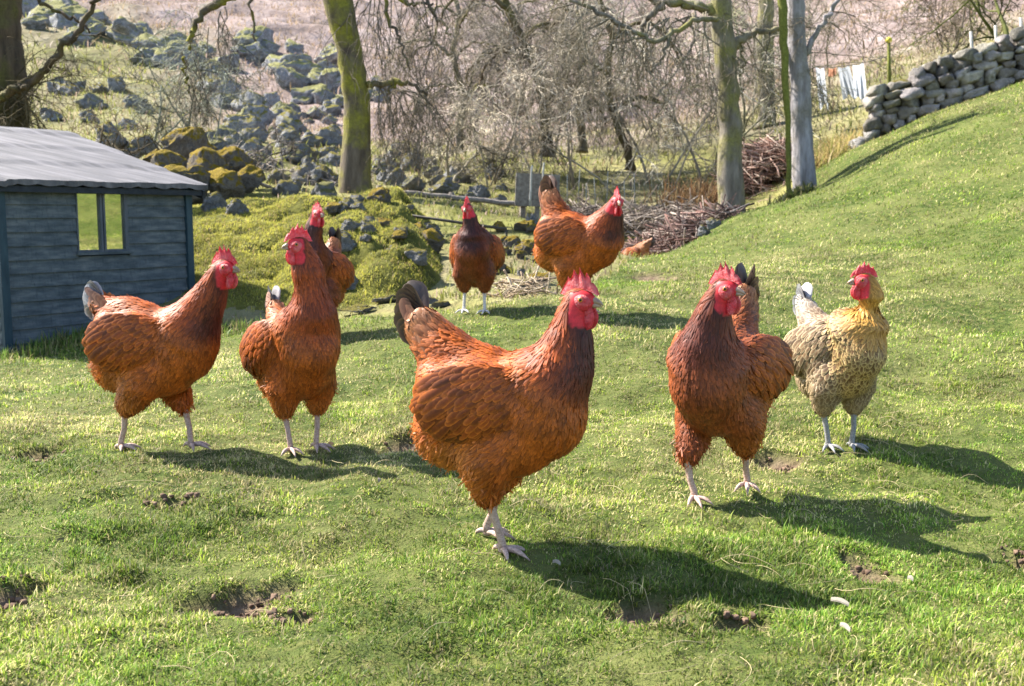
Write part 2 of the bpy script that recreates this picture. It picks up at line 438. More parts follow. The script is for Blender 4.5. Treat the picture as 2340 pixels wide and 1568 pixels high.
for d0, d1, n, s in ((1.0, 1.9, 290000, .9), (1.9, 3.2, 340000, 1.05), (3.2, 6, 280000, 1.5), (6, 11, 200000, 2.7)):
    x, y = sample_lawn(n, d0, d1)
    pat = fbm(x*1.7, y*1.7, 21); tuft = fbm(x*22, y*22, 31, 2); sl = soil_mask(x, y)
    keep = (rng.random(len(x)) < np.clip(.75 + 1.5*(tuft-.28), .65, 1)) & (rng.random(len(x)) > sl*1.4)
    x, y, pat, tuft = x[keep], y[keep], pat[keep], tuft[keep]; m = len(x)
    L = rng.uniform(.007, .018, m)*(.58 + .9*np.clip(tuft-.2, 0, 1))*s**.6*np.where(rng.random(m) < .06, 1.7, 1)
    W = rng.uniform(.0013, .0027, m)*s
    lean = np.clip(rng.normal(.98, .45, m), .05, 1.5)
    dry = (rng.random(m) < np.clip(.33 + 1.8*(pat-.45), .12, .7))
    h = rng.random((m, 1))**1.3; L = L*(.8 + .45*sstep(.42, .66, fbm(x*3.3, y*3.3, 61)))
    green = np.array([.10, .20, .018])*(1-h) + np.array([.43, .49, .075])*h
    lush = sstep(.5, .3, pat)[:, None]; green = green*(1-lush*.4) + np.array([.06, .17, .025])*lush*.4
    straw = np.array([.56, .49, .24])*(.55 + .6*rng.random((m, 1)))
    c = np.where(dry[:, None], straw, green)*((.62 + .6*sstep(.3, .7, fbm(x*7, y*7, 91)))*rng.uniform(.42, 1.42, m)*(.90 + .26*sstep(.32, .66, fbm(x*1.3, y*1.3, 95))))[:, None]
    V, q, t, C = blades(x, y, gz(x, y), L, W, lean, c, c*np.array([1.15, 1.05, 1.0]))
    gb.add(V, q, t, C)
g = gb.build('grass', MAT_GRASS); tag(g, 'short green and straw coloured grass covering the lawn', 'grass', kind='stuff')

# moss fuzz on the bank
gb = Buf(); n = 120000
x = rng.uniform(-2.7, -.2, n); y = rng.uniform(4.95, 8.4, n); b = bank_profile(x, y); k = rng.random(n) < sstep(.05, .3, b)*(.12 + .88*sstep(.36, .50, fbm(x*5.5, y*5.5, 45) + .10*(x < -1.2)))
x, y = x[k], y[k]; m = len(x); pat = fbm(x*4, y*4, 41)[:, None]
c = np.array([.10, .105, .014])*(1-pat) + np.array([.66, .62, .12])*pat
c = np.where(rng.random((m, 1)) < .12, np.array([.36, .26, .12]), c)
V, q, t, C = blades(x, y, bank_z(x, y), rng.uniform(.012, .03, m), rng.uniform(.0025, .005, m), rng.uniform(.1, 1.2, m), c, c*1.15)
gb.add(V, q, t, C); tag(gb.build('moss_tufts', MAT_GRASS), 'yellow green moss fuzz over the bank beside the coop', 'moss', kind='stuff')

# dead grass, bracken and turf tufts on the hillside
gb = Buf()
for d0, d1, n, s in ((5, 12, 60000, 1.0), (12, 28, 70000, 2.2), (28, 70, 60000, 5.0)):
    u = rng.uniform(-.62, .62, n); y = np.sqrt(rng.uniform(d0**2, d1**2, n)); x = u*y; pt = fbm(x*.9, y*.9, 71); k = (y > lawn_edge(x, y)) & (rng.random(n) < .25 + 1.6*np.clip(pt-.35, 0, 1)) & (bank_profile(x, y) < .05)
    x, y, pt = x[k], y[k], pt[k]; m = len(x); xv = x/y*F + 1170
    tf = np.maximum.reduce([1 - sstep(14, 22, y), sstep(620, 330, xv)*sstep(48, 32, y), sstep(1500, 1900, xv)*sstep(30, 16, y)*.7])
    isg = (rng.random(m) < tf*.75)[:, None]; v_ = rng.uniform(.55, 1.3, (m, 1))
    c = np.where(isg, np.array([.22, .23, .055])*v_, np.where(rng.random((m, 1)) < .5, np.array([.36, .27, .22])*v_, np.array([.30, .22, .12])*v_))
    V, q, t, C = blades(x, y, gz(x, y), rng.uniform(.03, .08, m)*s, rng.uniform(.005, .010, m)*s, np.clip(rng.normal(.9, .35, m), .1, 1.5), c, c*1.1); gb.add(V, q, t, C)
tag(gb.build('hillside_grass', MAT_GRASS), 'dead grass and bracken tufts scattered over the hillside', 'rough grass', kind='stuff')

# long pale dead stalks lying in the lawn
sb = Buf()
x, y = sample_lawn(420, 1.15, 3.4, -.5, .5)
more = [ground_at(a, b_) for a, b_ in ((1500,1230),(1420,1250),(1580,1290),(1650,1270),(2140,1180),(2230,1210),(1990,1090),(1800,1330),(1440,1520),(1900,1330))]
x = np.r_[x, [p[0] for p in more]]; y = np.r_[y, [p[1] for p in more]]
for k in range(len(x)):
    L = rng.uniform(.03, .10) if k < 400 else rng.uniform(.09, .16); a = rng.uniform(0, 6.28); bend = rng.uniform(-2.2, 2.2); n = 7
    s = np.linspace(0, 1, n); th = a + bend*s
    px = x[k] + np.cumsum(np.cos(th))*L/n; py = y[k] + np.cumsum(np.sin(th))*L/n
    pz = gz(px, py) + .006 + .014*np.sin(math.pi*s)*rng.random()
    tube(sb, np.c_[px, py, pz], np.full(n, rng.uniform(.0003, .0006)), 4, np.array([.40, .33, .18])*rng.uniform(.6, 1.25))
tag(sb.build('dead_stalks', make_vcol('dead stalks', .8, .2)), 'pale dead grass stalks curling over the lawn', 'dead grass', kind='stuff')
# ------------------------------------------------------------------ chicken coop
cl, cr = np.array([-2.37, 4.90]), np.array([-1.785, 5.80])
cu2 = (cr - cl)/np.linalg.norm(cr - cl); CLEN = float(np.linalg.norm(cr - cl)); CU = A3 = np.array([cu2[0], cu2[1], 0.0]); CN = np.array([-cu2[1], cu2[0], 0.0]); CZ = np.array([0, 0, 1.0])
ZB, ZE, ZR, CD = -.16, .725, 1.06, 2.30
O3 = np.array([cl[0], cl[1], 0.0])
def cw(s, b, z): return O3 + CU*s + CN*b + CZ*z       # along the front, back from it, up
def board_mat():
    m = NT('blue grey stained boards')
    n1 = m.noise(9, 5, .6, m.mapping((1, 1, 5))); n2 = m.noise(30, 6, .7, m.mapping((3, 3, .5)))
    c = m.ramp(n1, [(.3, (.036, .048, .058)), (.5, (.070, .086, .098)), (.72, (.13, .142, .148))])
    c = m.mix(m.math('MULTIPLY', m.ramp(n2, [(.54, (0, 0, 0)), (.66, (1, 1, 1))]), .5), c, (.014, .024, .034))
    m.bump(n2, .003); return m.base(c, .7, .3)
def felt_mat():
    m = NT('weathered roofing felt')
    n1 = m.noise(3, 7, .62, m.mapping((.7, 5.5, 1), -math.atan2(cu2[1], cu2[0]))); n2 = m.noise(120, 3)
    c = m.ramp(n1, [(.3, (.040, .038, .042)), (.5, (.09, .086, .092)), (.72, (.18, .168, .178))])
    c = m.mix(m.math('MULTIPLY', m.ramp(m.noise(14, 5, .7), [(.55, (0, 0, 0)), (.7, (1, 1, 1))]), .35), c, (.14, .12, .11))
    m.bump(n2, .002); return m.base(c, .75, .35)
MAT_BOARD = board_mat(); MAT_FELT = felt_mat()
MAT_TRIM = make_plain('dark teal trim', (.012, .03, .045), (.03, .06, .08), 30, .6, .3, .002, (1, 1, .2))
MAT_DARKWOOD = make_plain('black barge board', (.008, .012, .02), (.025, .03, .04), 30, .7, .3, .002)
MAT_FRAME = make_plain('dark grey window frame', (.035, .045, .06), (.085, .095, .115), 40, .55, .35, .002, (1, 1, .2))
gm = NT('window glass'); gl = gm.n.new('ShaderNodeBsdfGlossy'); gl.inputs['Color'].default_value = (.85, .88, .70, 1); gl.inputs['Roughness'].default_value = .03
gx = gm.n.new('ShaderNodeMixShader'); gx.inputs[0].default_value = .72; gm.base((.02, .025, .02), .3, .5)
gm.link(gm.b.outputs[0], gx.inputs[1]); gm.link(gl.outputs[0], gx.inputs[2]); gm.link(gx.outputs[0], gm.out.inputs[0]); MAT_GLASS = gm.m
MAT_DARK = make_plain('dark interior', (.01, .01, .012), (.02, .02, .02), 10, .9, .1, 0)
COOP_O = cw(CLEN/2, CD/2, ZB)
coop = empty('chicken_coop', COOP_O, 'blue grey boarded chicken coop with a felt roof and small window', 'chicken coop')
wb = Buf(); cr_ = np.random.default_rng(4)
WIN = (.392, .690, .390, .712)
bh = .0655; nb = int((ZE - ZB)/bh) + 1
def lap(buf, a, b, z, h, inward):
    """one overlapping board from a to b; inward is the unit vector into the coop"""
    t0, t1 = .004, .015; d = cr_.normal(0, .0012); hh = h + .006
    p = [a + CZ*z - inward*t1, b + CZ*z - inward*t1, b + CZ*(z+hh) - inward*t0, a + CZ*(z+hh) - inward*t0]
    p2 = [q_ + inward*.03 for q_ in p]
    V = np.array(p + p2) + CZ*d
    buf.add(V, [(0,1,2,3),(5,4,7,6),(0,4,5,1),(3,2,6,7),(0,3,7,4),(1,5,6,2)])
for k in range(nb):
    z = ZB + k*bh; h = min(bh, ZE - z)
    if h < .01: continue
    segs = [(0, CLEN)]
    if z + h > WIN[2] and z < WIN[3]: segs = [(0, WIN[0]), (WIN[1], CLEN)]
    for s0, s1 in segs: lap(wb, cw(s0, 0, 0), cw(s1, 0, 0), z, h, CN)
    lap(wb, cw(CLEN, 0.02, 0), cw(CLEN, CD, 0), z, h, -CU); lap(wb, cw(0, CD, 0), cw(0, 0.02, 0), z, h, CU); lap(wb, cw(CLEN, CD, 0), cw(0, CD, 0), z, h, -CN)
for s in (0.004, CLEN-.004):                                   # gable triangles
    V = [cw(s, 0.01, ZE-.01), cw(s, CD-.01, ZE-.01), cw(s, CD/2, ZR-.02)]; wb.add(np.array(V), None, [(0, 1, 2)])
wb.build('wall', MAT_BOARD, coop, COOP_O, smooth=False)
for s, b in ((-.004, -.006), (CLEN+.004, -.006)):
    t = Buf(); box(t, cw(s, b-.010, (ZB+ZE)/2), (CU, CN, CZ), (.020, .012, (ZE-ZB)/2 - .004)); t.build('corner_trim', MAT_TRIM, coop, COOP_O, smooth=False)
wf_ = Buf(); sm_ = (WIN[0]+WIN[1])/2; hz = (WIN[3]-WIN[2])/2; zc = (WIN[2]+WIN[3])/2
for s, hw in ((WIN[0]+.004, .004), (sm_-.008, .006), (sm_+.009, .006), (WIN[1]-.010, .010)): box(wf_, cw(s, -.006, zc), (CU, CN, CZ), (hw, .009, hz))
for z in (WIN[2]+.006, WIN[3]-.006): box(wf_, cw(sm_, -.004, z), (CU, CN, CZ), ((WIN[1]-WIN[0])/2-.001, .009, .006))
win = wf_.build('window', MAT_FRAME, coop, COOP_O, smooth=False)
for s0, s1, tl in ((WIN[0]+.006, sm_-.012, .0), (sm_+.013, WIN[1]-.018, .0)):
    pn = Buf(); c0, c1 = cw(s0, -.001, WIN[2]+.012), cw(s1, -.001+tl, WIN[2]+.012); up = CZ*(WIN[3]-WIN[2]-.024)
    V = np.array([c0, c1, c1+up, c0+up]); V = np.r_[V, V + CN*.004]; pn.add(V, [(0,1,2,3),(5,4,7,6),(0,4,5,1),(3,2,6,7),(0,3,7,4),(1,5,6,2)])
    pn.build('pane', MAT_GLASS, win, COOP_O, smooth=False)
sl = Buf(); box(sl, cw(sm_, -.016, WIN[2]-.006), (CU, CN, CZ), ((WIN[1]-WIN[0])/2+.012, .014, .007)); sl.build('sill', MAT_BOARD, win, COOP_O, smooth=False)
rb = Buf(); ns, nt_ = 90, 40
s = np.linspace(-.14, CLEN+.095, ns); OVER = .075
for side in (0, 1):
    tt = np.linspace(0, 1, nt_); S, T_ = np.meshgrid(s, tt)
    b = -OVER + T_*(CD/2 + OVER); z = (ZE - .012) + T_*(ZR - ZE + .012)
    z = z + .022 + 0.006*(fbm(S*9, T_*2, 13)-.5)*2*(1-T_)**1.2 + .008*(fbm(S*5, T_*4, 6)-.5) + .010*(np.floor(T_*3.2 + .1*S) - T_*3.2 + .5)*0.9*(T_ < .97)
    b = np.where(T_ < .01, b - .004*np.sin(S*60)**2, b)
    drop = (T_ < .001)
    bb = b if side == 0 else CD - b
    V = O3 + CU*S[..., None] + CN*bb[..., None] + CZ*z[..., None]
    low = V - CZ*.020
    i = np.arange(nt_-1)[:, None]*ns; j = np.arange(ns-1)[None]; q = np.stack([i+j, i+j+1, i+ns+j+1, i+ns+j], -1).reshape(-1, 4)
    rb.add(V.reshape(-1, 3), q); rb.add(low.reshape(-1, 3), q)
    for ed in (np.arange(ns), np.arange(nt_)*ns, np.arange(nt_)*ns + ns-1):          # felt folded over the edges
        a = V.reshape(-1, 3)[ed]; depth = .020 + (.009*np.abs(np.sin(np.arange(len(ed))*.42 + 1.5*fbm(np.arange(len(ed))*.1, 0*np.arange(len(ed)), 3))) if len(ed) == ns else 0); c = a - CZ*(np.zeros(len(ed)) + depth)[:, None]
        kk = np.arange(len(ed)-1); rb.add(np.r_[a, c], np.c_[kk, kk+1, kk+1+len(ed), kk+len(ed)])
rb.build('roof', MAT_FELT, coop, COOP_O)
bb_ = Buf()
for sx in (CLEN+.075, -.12):
    for side in (0, 1):
        e0 = cw(sx, -OVER+.01 if side == 0 else CD+OVER-.01, ZE-.040); e1 = cw(sx, CD/2, ZR-.03); dv = unit(e1-e0); nn = np.cross(CU, dv)
        box(bb_, (e0+e1)/2, (dv, CU, nn), (np.linalg.norm(e1-e0)/2, .009, .022))
box(bb_, cw(CLEN/2-.01, -OVER+.02, ZE-.030), (CU, CN, CZ), (CLEN/2+.08, .008, .014))
bb_.build('barge_board', MAT_DARKWOOD, coop, COOP_O, smooth=False)

# ------------------------------------------------------------------ boulders
import bmesh
from mathutils import noise as mn
def rock_mesh(name, seed, mat, sq=(1, .8, .65), sub=3, jag=.35, blocky=False):
    bm = bmesh.new(); bmesh.ops.create_icosphere(bm, subdivisions=sub, radius=1)
    off = Vector((seed*7.3, seed*3.1, seed*1.7))
    planes = []
    pr = random.Random(seed)
    for _ in range(15):
        n = Vector((pr.uniform(-1, 1), pr.uniform(-1, 1), pr.uniform(-.7, 1))).normalized(); planes.append((n, pr.uniform(.68, 1.0) if blocky else pr.uniform(.50, .85)))
    for v in bm.verts:
        p = v.co.copy()
        if blocky: p = p*(.80/(abs(p.x)**9 + abs(p.y)**9 + abs(p.z)**9)**(1/9))
        for n, d in planes:
            k = p.dot(n)
            if k > d: p -= n*(k-d)*.9
        p *= 1.15*(1 + jag*.6*mn.noise(v.co*1.3 + off) + jag*.35*mn.noise(v.co*3.5 + off) + jag*.16*mn.noise(v.co*9 + off))
        v.co = Vector((p.x*sq[0], p.y*sq[1], p.z*sq[2]))
    me = bpy.data.meshes.new(name); bm.to_mesh(me); bm.free()
    for f in me.polygons: f.use_smooth = True
    me.materials.append(mat); return me
RM = {}
for nm, mt in (('grey', MAT_ROCK_G), ('blue', MAT_ROCK_B), ('moss', MAT_ROCK_M)):
    RM[nm] = [rock_mesh('boulder', 10*len(RM)+k, mt, sub=4, jag=.5, sq=(1, random.Random(k).uniform(.7, 1), random.Random(k+50).uniform(.55, .85))) for k in range(6)]
rr_ = np.random.default_rng(77)
def boulder(xv, yv, d, wpx, kind, label, group=None, surf=None, name='boulder', flat=1.0, hang=.25):
    p = P(xv, yv, d); r = wpx*.5/F*d
    zg = (bank_z(p[0], p[1])[0] if surf == 'bank' else g1(p[0], p[1]))
    z = zg + r*.55*flat*(1-hang*2) if surf != 'air' else p[2]
    o = bpy.data.objects.new(name, RM[kind][rr_.integers(6)]); COL.objects.link(o)
    o.location = (p[0], p[1], z); o.scale = (r*rr_.uniform(.9, 1.1), r*rr_.uniform(.8, 1.1), r*rr_.uniform(.8, 1.15)*flat)
    o.rotation_euler = (rr_.normal(0, .18), rr_.normal(0, .18), rr_.uniform(0, 6.28))
    return tag(o, label, 'rock', group)
def on_ray(xv, yv, lo=4.5, hi=90):
    """distance at which the sight line through (xv, yv) meets the ground"""
    ds = np.exp(np.linspace(math.log(lo), math.log(hi), 260)); pts = np.array([P(xv, yv, d) for d in ds]); zz = gz(pts[:, 0], pts[:, 1])
    k = np.where(pts[:, 2] < zz)[0]; return float(ds[k[0]]) if len(k) else None
def scatter(n, box_, size, kind, label, group, lo=4.5, hang=.2, tilt=0, flat=1.0, surf=None):
    x0, y0, x1, y1 = box_
    for _ in range(n):
        t = rr_.random(); xv = x0 + (x1-x0)*t; yv = rr_.uniform(y0, y1) + tilt*(t-.5)
        d = on_ray(xv, yv, lo)
        if d: boulder(xv, yv, d, rr_.uniform(*size)*1.0, kind if isinstance(kind, str) else kind[rr_.integers(len(kind))], label, group, surf, hang=hang, flat=flat)
scatter(18, (565, 120, 800, 190), (50, 105), 'blue', 'blue grey crag boulder on the hillside above the rubble slope', 'crag boulders high on the hillside', 12, tilt=60)
scatter(9, (640, 175, 800, 250), (45, 80), 'blue', 'dark boulder on the hillside just left of the mossy trunk', 'boulders left of the mossy trunk', 12, tilt=30)
scatter(8, (840, 190, 900, 235), (40, 70), 'blue', 'dark boulder on the hillside just right of the mossy trunk', 'boulders right of the mossy trunk', 12)
scatter(18, (60, 40, 330, 120), (45, 95), 'blue', 'blue grey outcrop rock high on the hill at upper left', 'outcrop rocks at the upper left', 12, tilt=60)
scatter(14, (300, 90, 560, 170), (45, 95), 'blue', 'blue grey rock on the hill behind the grey thicket', 'rocks behind the grey thicket', 12, tilt=30)
scatter(16, (110, 200, 330, 300), (30, 65), ('grey', 'blue'), 'grey rock in the scatter just above the coop roof', 'rocks above the coop roof', 8)
scatter(75, (480, 230, 775, 440), (28, 82), ('grey', 'grey', 'blue'), 'grey rock in the rubble slope left of the mossy trunk', 'rubble slope rocks', 8, .12, 60)
scatter(60, (510, 240, 780, 445), (12, 28), ('grey', 'blue'), 'small broken stone among the rubble left of the mossy trunk', 'small rubble stones', 8, .1, 60)
scatter(30, (850, 375, 1150, 450), (30, 70), ('grey', 'blue'), 'grey rock in the tumbled wall behind the wooden rail', 'tumbled wall rocks', 8, .1, 50)
for k, (xv, yv, w) in enumerate(((255, 320, 90), (300, 345, 80), (330, 330, 55))): boulder(xv, yv, 11, w, 'grey', ('pale grey rock rising right behind the coop roof', 'dark grey rock close beside the coop roof edge', 'small grey rock between coop roof and yellow mossy rocks')[k], None, 'air')
for xv, yv, w, d in ((430, 335, 95, 9.2), (380, 375, 85, 8.6), (470, 375, 90, 8.8), (530, 370, 85, 9.0), (430, 420, 100, 8.4), (510, 425, 110, 8.5), (565, 410, 70, 8.8), (350, 360, 60, 9.2), (470, 345, 60, 9.6), (560, 375, 55, 9.3), (400, 405, 70, 8.3)):
    boulder(xv, yv, d, w*1.1, 'moss', 'rock capped with yellow moss in the heap behind the coop', 'yellow mossy rocks behind the coop', 'air')
for xv, yv, w, lb in ((490, 512, 62, 'rounded grey stone near the top of the mossy bank'), (540, 528, 50, 'flat grey stone on the mossy bank right of the rounded stone'), (845, 615, 46, 'pale grey stone poking out of the mossy bank side'), (955, 650, 60, 'dark stone low at the right foot of the mossy bank'),
                      (905, 640, 42, 'small brown stone near the right foot of the bank'), (985, 690, 58, 'grey stone at the bank foot beside the lawn edge'), (870, 590, 40, 'dark stone in a hollow of the mossy bank side'), (930, 700, 40, 'small grey stone under the mossy bank')):
    d = on_ray(xv, yv, 4.95, 9) or 6; boulder(xv, yv, min(d, 7.6), w, 'grey', lb, None, 'bank', 'stone', .9, .1)
scatter(34, (760, 540, 1000, 705), (22, 58), ('grey', 'moss', 'grey'), 'small stone showing through the steep side of the mossy bank', 'stones in the bank side', 5.0, .12, surf='bank')
for xv, yv, w, d, kd, lb in ((990, 552, 75, 6.6, 'moss', 'dark rock with brown moss cap left of the far edge hen'), (945, 545, 50, 6.9, 'moss', 'small mossy rock beside the dark capped rock'), (1205, 655, 60, 5.3, 'grey', 'pale stone between the two hens at the back')):
    boulder(xv, yv, d, w, kd, lb, None, 'air', 'rock')
scatter(22, (1130, 520, 1240, 660), (22, 48), ('moss', 'grey', 'moss'), 'mossy rubble stone between the two hens at the back', 'rubble between the back hens', 5.2, .1)
scatter(14, (1440, 490, 1640, 560), (20, 45), ('grey',), 'small grey stone at the foot of the brush heap', 'stones under the brush heap', 7.8, .1)
for xv, yv, w, lb in ((815, 732, 90, 'flat pale stone slab at the lawn edge below the bank'), (885, 700, 70, 'flat dark slab behind the pale slab at lawn edge'), (1010, 700, 60, 'flat pale stone beside the legs of the far edge hen')):
    d = 5.0 if lb[5] != 'd' else 5.3; p = at(xv, d); o = boulder(xv, yv, d, w, 'grey', lb, None, None, 'stone_slab', .3, -.1)

# ------------------------------------------------------------------ dry stone wall on the slope
sw = Buf(); wr = np.random.default_rng(9)
WP_ = [at(1925, 10.5), at(1992, 10.45), at(2110, 10.3), at(2340, 10.1), at(2750, 9.6)]
wl = np.r_[0, np.cumsum([np.linalg.norm(b[:2]-a[:2]) for a, b in zip(WP_, WP_[1:])])]
def wall_at(s): return np.array([np.interp(s, wl, [p[k] for p in WP_]) for k in range(3)])
def wall_h(s): return float(np.interp(s, [0, wl[1]*.6, wl[1]+.15, wl[2], wl[3], wl[4]], [.04, .09, .47, .46, .42, .45]))
s = 0.0
rocks = [rock_mesh('tmp', 200+k, MAT_WALLSTONE, (1, .95, .95), 3, .30, True) for k in range(8)]
rarr = [mesh_ for mesh_ in rocks]
def arr(me):
    v = np.empty(len(me.vertices)*3); me.vertices.foreach_get('co', v); t = np.array([p.vertices[:] for p in me.polygons]); return v.reshape(-1, 3), t
rarr = [arr(m) for m in rocks]
for row in range(7):
    s = wr.uniform(0, .1); z0 = row*.075
    while s < wl[-1]:
        w = wr.uniform(.09, .24); h = wr.uniform(.075, .125)
        if z0 + .04 < wall_h(s + w/2):
            p = wall_at(s+w/2); p2 = wall_at(s+w/2+.05); dv = unit(np.array([p2[0]-p[0], p2[1]-p[1], (p2[2]-p[2])*.6])); bk = np.cross(dv, [0, 0, 1]); up = np.cross(bk, dv)
            v_, t_ = rarr[wr.integers(8)]
            for dep in (-.10, .12):
                ang = wr.normal(0, .13); c_, s_ = math.cos(ang), math.sin(ang)
                shade = wr.uniform(.55, 1.25)*np.array([1, wr.uniform(.93, 1.0), wr.uniform(.84, 1.0)]); L = np.c_[v_[:, 0]*w*wr.uniform(.52, .60), v_[:, 1]*.14, v_[:, 2]*h*wr.uniform(.60, .76)]; L = np.c_[L[:, 0]*c_-L[:, 2]*s_, L[:, 1], L[:, 0]*s_+L[:, 2]*c_]
                V = np.array([p[0], p[1], g1(p[0], p[1])]) + up*(z0 + h*.42) + bk*(-dep + wr.normal(0, .015)) + L[:, :1]*dv + L[:, 1:2]*bk + L[:, 2:]*up
                sw.add(V, None, t_, shade)
        s += w*.98
for k in range(40):                                              # small hearting that fills the gaps
    for z in np.arange(.03, .5, .07):
        s = wl[1] + (wl[-1]-wl[1])*k/40 + wr.uniform(0, .05)
        if z < wall_h(s) - .06:
            q_ = wall_at(s); v_, t_ = rarr[wr.integers(8)]; sw.add(np.array([q_[0], q_[1], g1(q_[0], q_[1]) + z]) + v_*np.array([.09, .05, .06]), None, t_, (.35, .33, .32))
o = sw.build('stone_wall', MAT_WALLSTONE, None, tuple(wall_at(wl[2]))); tag(o, 'grey dry stone wall climbing the grassy slope at the right', 'wall')
for m in rocks: bpy.data.meshes.remove(m)
cb_ = Buf()                                                      # crumbs of earth in the scratched hollows
for cx, cy, rx, ry in soil_w:
    for _ in range(60):
        a, q_ = wr.uniform(0, 6.28), wr.random()**.6*.85; x_, y_ = cx + rx*q_*math.cos(a), cy + ry*q_*math.sin(a); v_, t_ = rarr[wr.integers(8)]; r_ = wr.uniform(.002, .007)
        cb_.add(np.array([x_, y_, g1(x_, y_) + r_*.3]) + v_*r_*wr.uniform(.6, 1.2, 3), None, t_, np.array([.15, .10, .07])*wr.uniform(.5, 1.5))
tag(cb_.build('soil_crumbs', make_vcol('earth crumbs', .95, .1)), 'loose brown crumbs of earth in the scratched hollows', 'soil', kind='stuff')

# ------------------------------------------------------------------ bare trees and thickets
BK = dict(
    mossy=make_bark_mat('mossy bark', (.05, .038, .028), (.15, .12, .09), (.30, .28, .04), .46),
    right=make_bark_mat('lichen bark', (.075, .065, .05), (.24, .21, .17), (.26, .24, .07), .42),
    grey=make_bark_mat('smooth grey bark', (.12, .105, .105), (.36, .34, .35), (.24, .215, .17), .38),
    dark=make_bark_mat('dark brown bark', (.035, .026, .018), (.12, .085, .05), (.13, .12, .03), .45),
    green=make_bark_mat('green stem bark', (.06, .06, .02), (.12, .12, .03), (.19, .20, .04), .8))
MAT_TWIG = make_vcol('twigs', .85, .15, 0, .2, 30)
tr_ = np.random.default_rng(5)
def wander(p, d, L, n, wig, droop, rg):
    pts = [p]; d = unit(d)
    for _ in range(n-1):
        d = unit(d + rg.normal(0, wig, 3) + np.array([0, 0, -droop])); pts.append(pts[-1] + d*L/(n-1))
    return np.array(pts)
def sprout(buf, p, d, L, r, lev, rg, kids=(6, 7), wig=.22, droop=.06, col=(.3, .25, .2), spread=.9, shrink=.55, rmin=.0016):
    n = 7 if lev > 1 else 5; pts = wander(p, d, L, n, wig, droop, rg)
    rad = np.linspace(r, max(rmin, r*.3), n)
    tube(buf, pts, rad, 6 if lev > 1 else (4 if lev == 1 else 3), np.asarray(col)*rg.uniform(.45, 1.15))
    if lev == 0: return
    for _ in range(kids[lev-1] if lev-1 < len(kids) else 4):
        t = rg.uniform(.25, 1.0)*(n-1); i = min(int(t), n-2); q = pts[i]*(1-t+i) + pts[i+1]*(t-i); dd = unit(pts[i+1]-pts[i])
        sprout(buf, q, unit(dd + rg.normal(0, spread, 3)), L*shrink*rg.uniform(.6, 1.3), max(rmin, r*.42), lev-1, rg, kids, wig*1.1, droop*1.3, col, spread, shrink, rmin)
def vpath(pts, d):
    return np.array([P(x, y, d if not isinstance(d, (list, tuple)) else d[k]) for k, (x, y) in enumerate(pts)])
def densify(p, n, jit, rg):
    t = np.linspace(0, len(p)-1, n); c = np.stack([np.interp(t, np.arange(len(p)), p[:, k]) for k in range(3)], 1); k = np.ones(3)/3
    for a in range(3): c[1:-1, a] = np.convolve(c[:, a], k, 'valid')
    c[1:-1] += rg.normal(0, jit, (n-2, 3)); return c
def trunk_tree(name, label, d, path, widths, bark, limbs=(), crown=(), seed=0, twigcol=(.26, .22, .17), sides=18, group=None):
    rg = np.random.default_rng(seed); p = vpath(path, d); base = p[0].copy(); base[2] = min(g1(p[0, 0], p[0, 1]), p[0, 2])
    root = empty(name, base, label, 'tree', group)
    n = 26; c = densify(np.r_[p[:1]-[[0, 0, .15]], p], n, .006, rg); w = np.interp(np.linspace(0, len(path), n), np.arange(len(path)+1), [widths[0]*1.08]+list(widths))*.5/F*d
    w[:4] *= [1.45, 1.28, 1.12, 1.04]
    tb = Buf(); tube(tb, c, w*(1+rg.normal(0, .02, n)), sides); tb.build('trunk', BK[bark], root, base)
    for pts, w0, w1, dd in limbs:
        lb = Buf(); q = vpath(pts, dd); c = densify(q, max(12, 5*len(pts)), .012, rg); tube(lb, c, np.linspace(w0, w1, len(c))*.5/F*d, 9)
        lb.build('branch', BK[bark], root, base)
    cb = Buf()
    for pts, dd, cnt, L, r, droop, lev in crown:
        q = densify(vpath(pts, dd), 24, .01, rg)
        for _ in range(cnt):
            i = rg.integers(1, 23); dv = unit(q[i]-q[i-1]); sprout(cb, q[i], unit(dv*.5 + rg.normal(0, .7, 3) + [0, 0, -droop*3]), L*rg.uniform(.5, 1.4), r, lev, rg, (5, 5, 4), .25, droop, twigcol)
    if cb.n: cb.build('twigs', MAT_TWIG, root, base)
    return root
trunk_tree('mossy_tree', 'leaning mossy trunk left of centre standing on top of the bank', 9.2, [(816, 478), (812, 380), (818, 280), (812, 190), (793, 90), (772, 0), (745, -110)], [82, 70, 60, 57, 58, 66, 60], 'mossy',
    [([(838, 195), (880, 193), (910, 186), (945, 198), (975, 218)], 16, 7, 9.2), ([(905, 187), (885, 215)], 8, 4, 9.2), ([(775, 0), (760, -60), (640, -120), (540, -30), (520, 0), (460, 28), (440, 70), (432, 115)], 34, 7, [9.2, 9, 8.4, 8.2, 8.2, 8.2, 8.2, 8.2]),
     ([(800, -20), (860, -110), (950, -70), (1000, -40)], 34, 12, 9.2), ([(860, -80), (890, 50), (915, 90), (938, 160)], 10, 4, 9), ([(950, -60), (990, 30), (1030, 80)], 10, 5, 9), ([(640, -110), (600, -60), (572, 10), (585, 95)], 14, 4, 8.5), ([(900, -10), (940, 12), (990, 8)], 10, 5, 9), ([(420, 130), (425, 180), (432, 215)], 7, 3, 8.2)],
    [([(838, 195), (975, 218)], 9.2, 26, .5, .006, .28, 2), ([(860, -80), (1000, -40)], 9.1, 14, .7, .007, .30, 2), ([(520, 0), (432, 115)], 8.2, 8, .35, .005, .2, 2), ([(440, 110), (430, 210)], 8.2, 9, .35, .004, .3, 2)], 31, (.17, .14, .10))
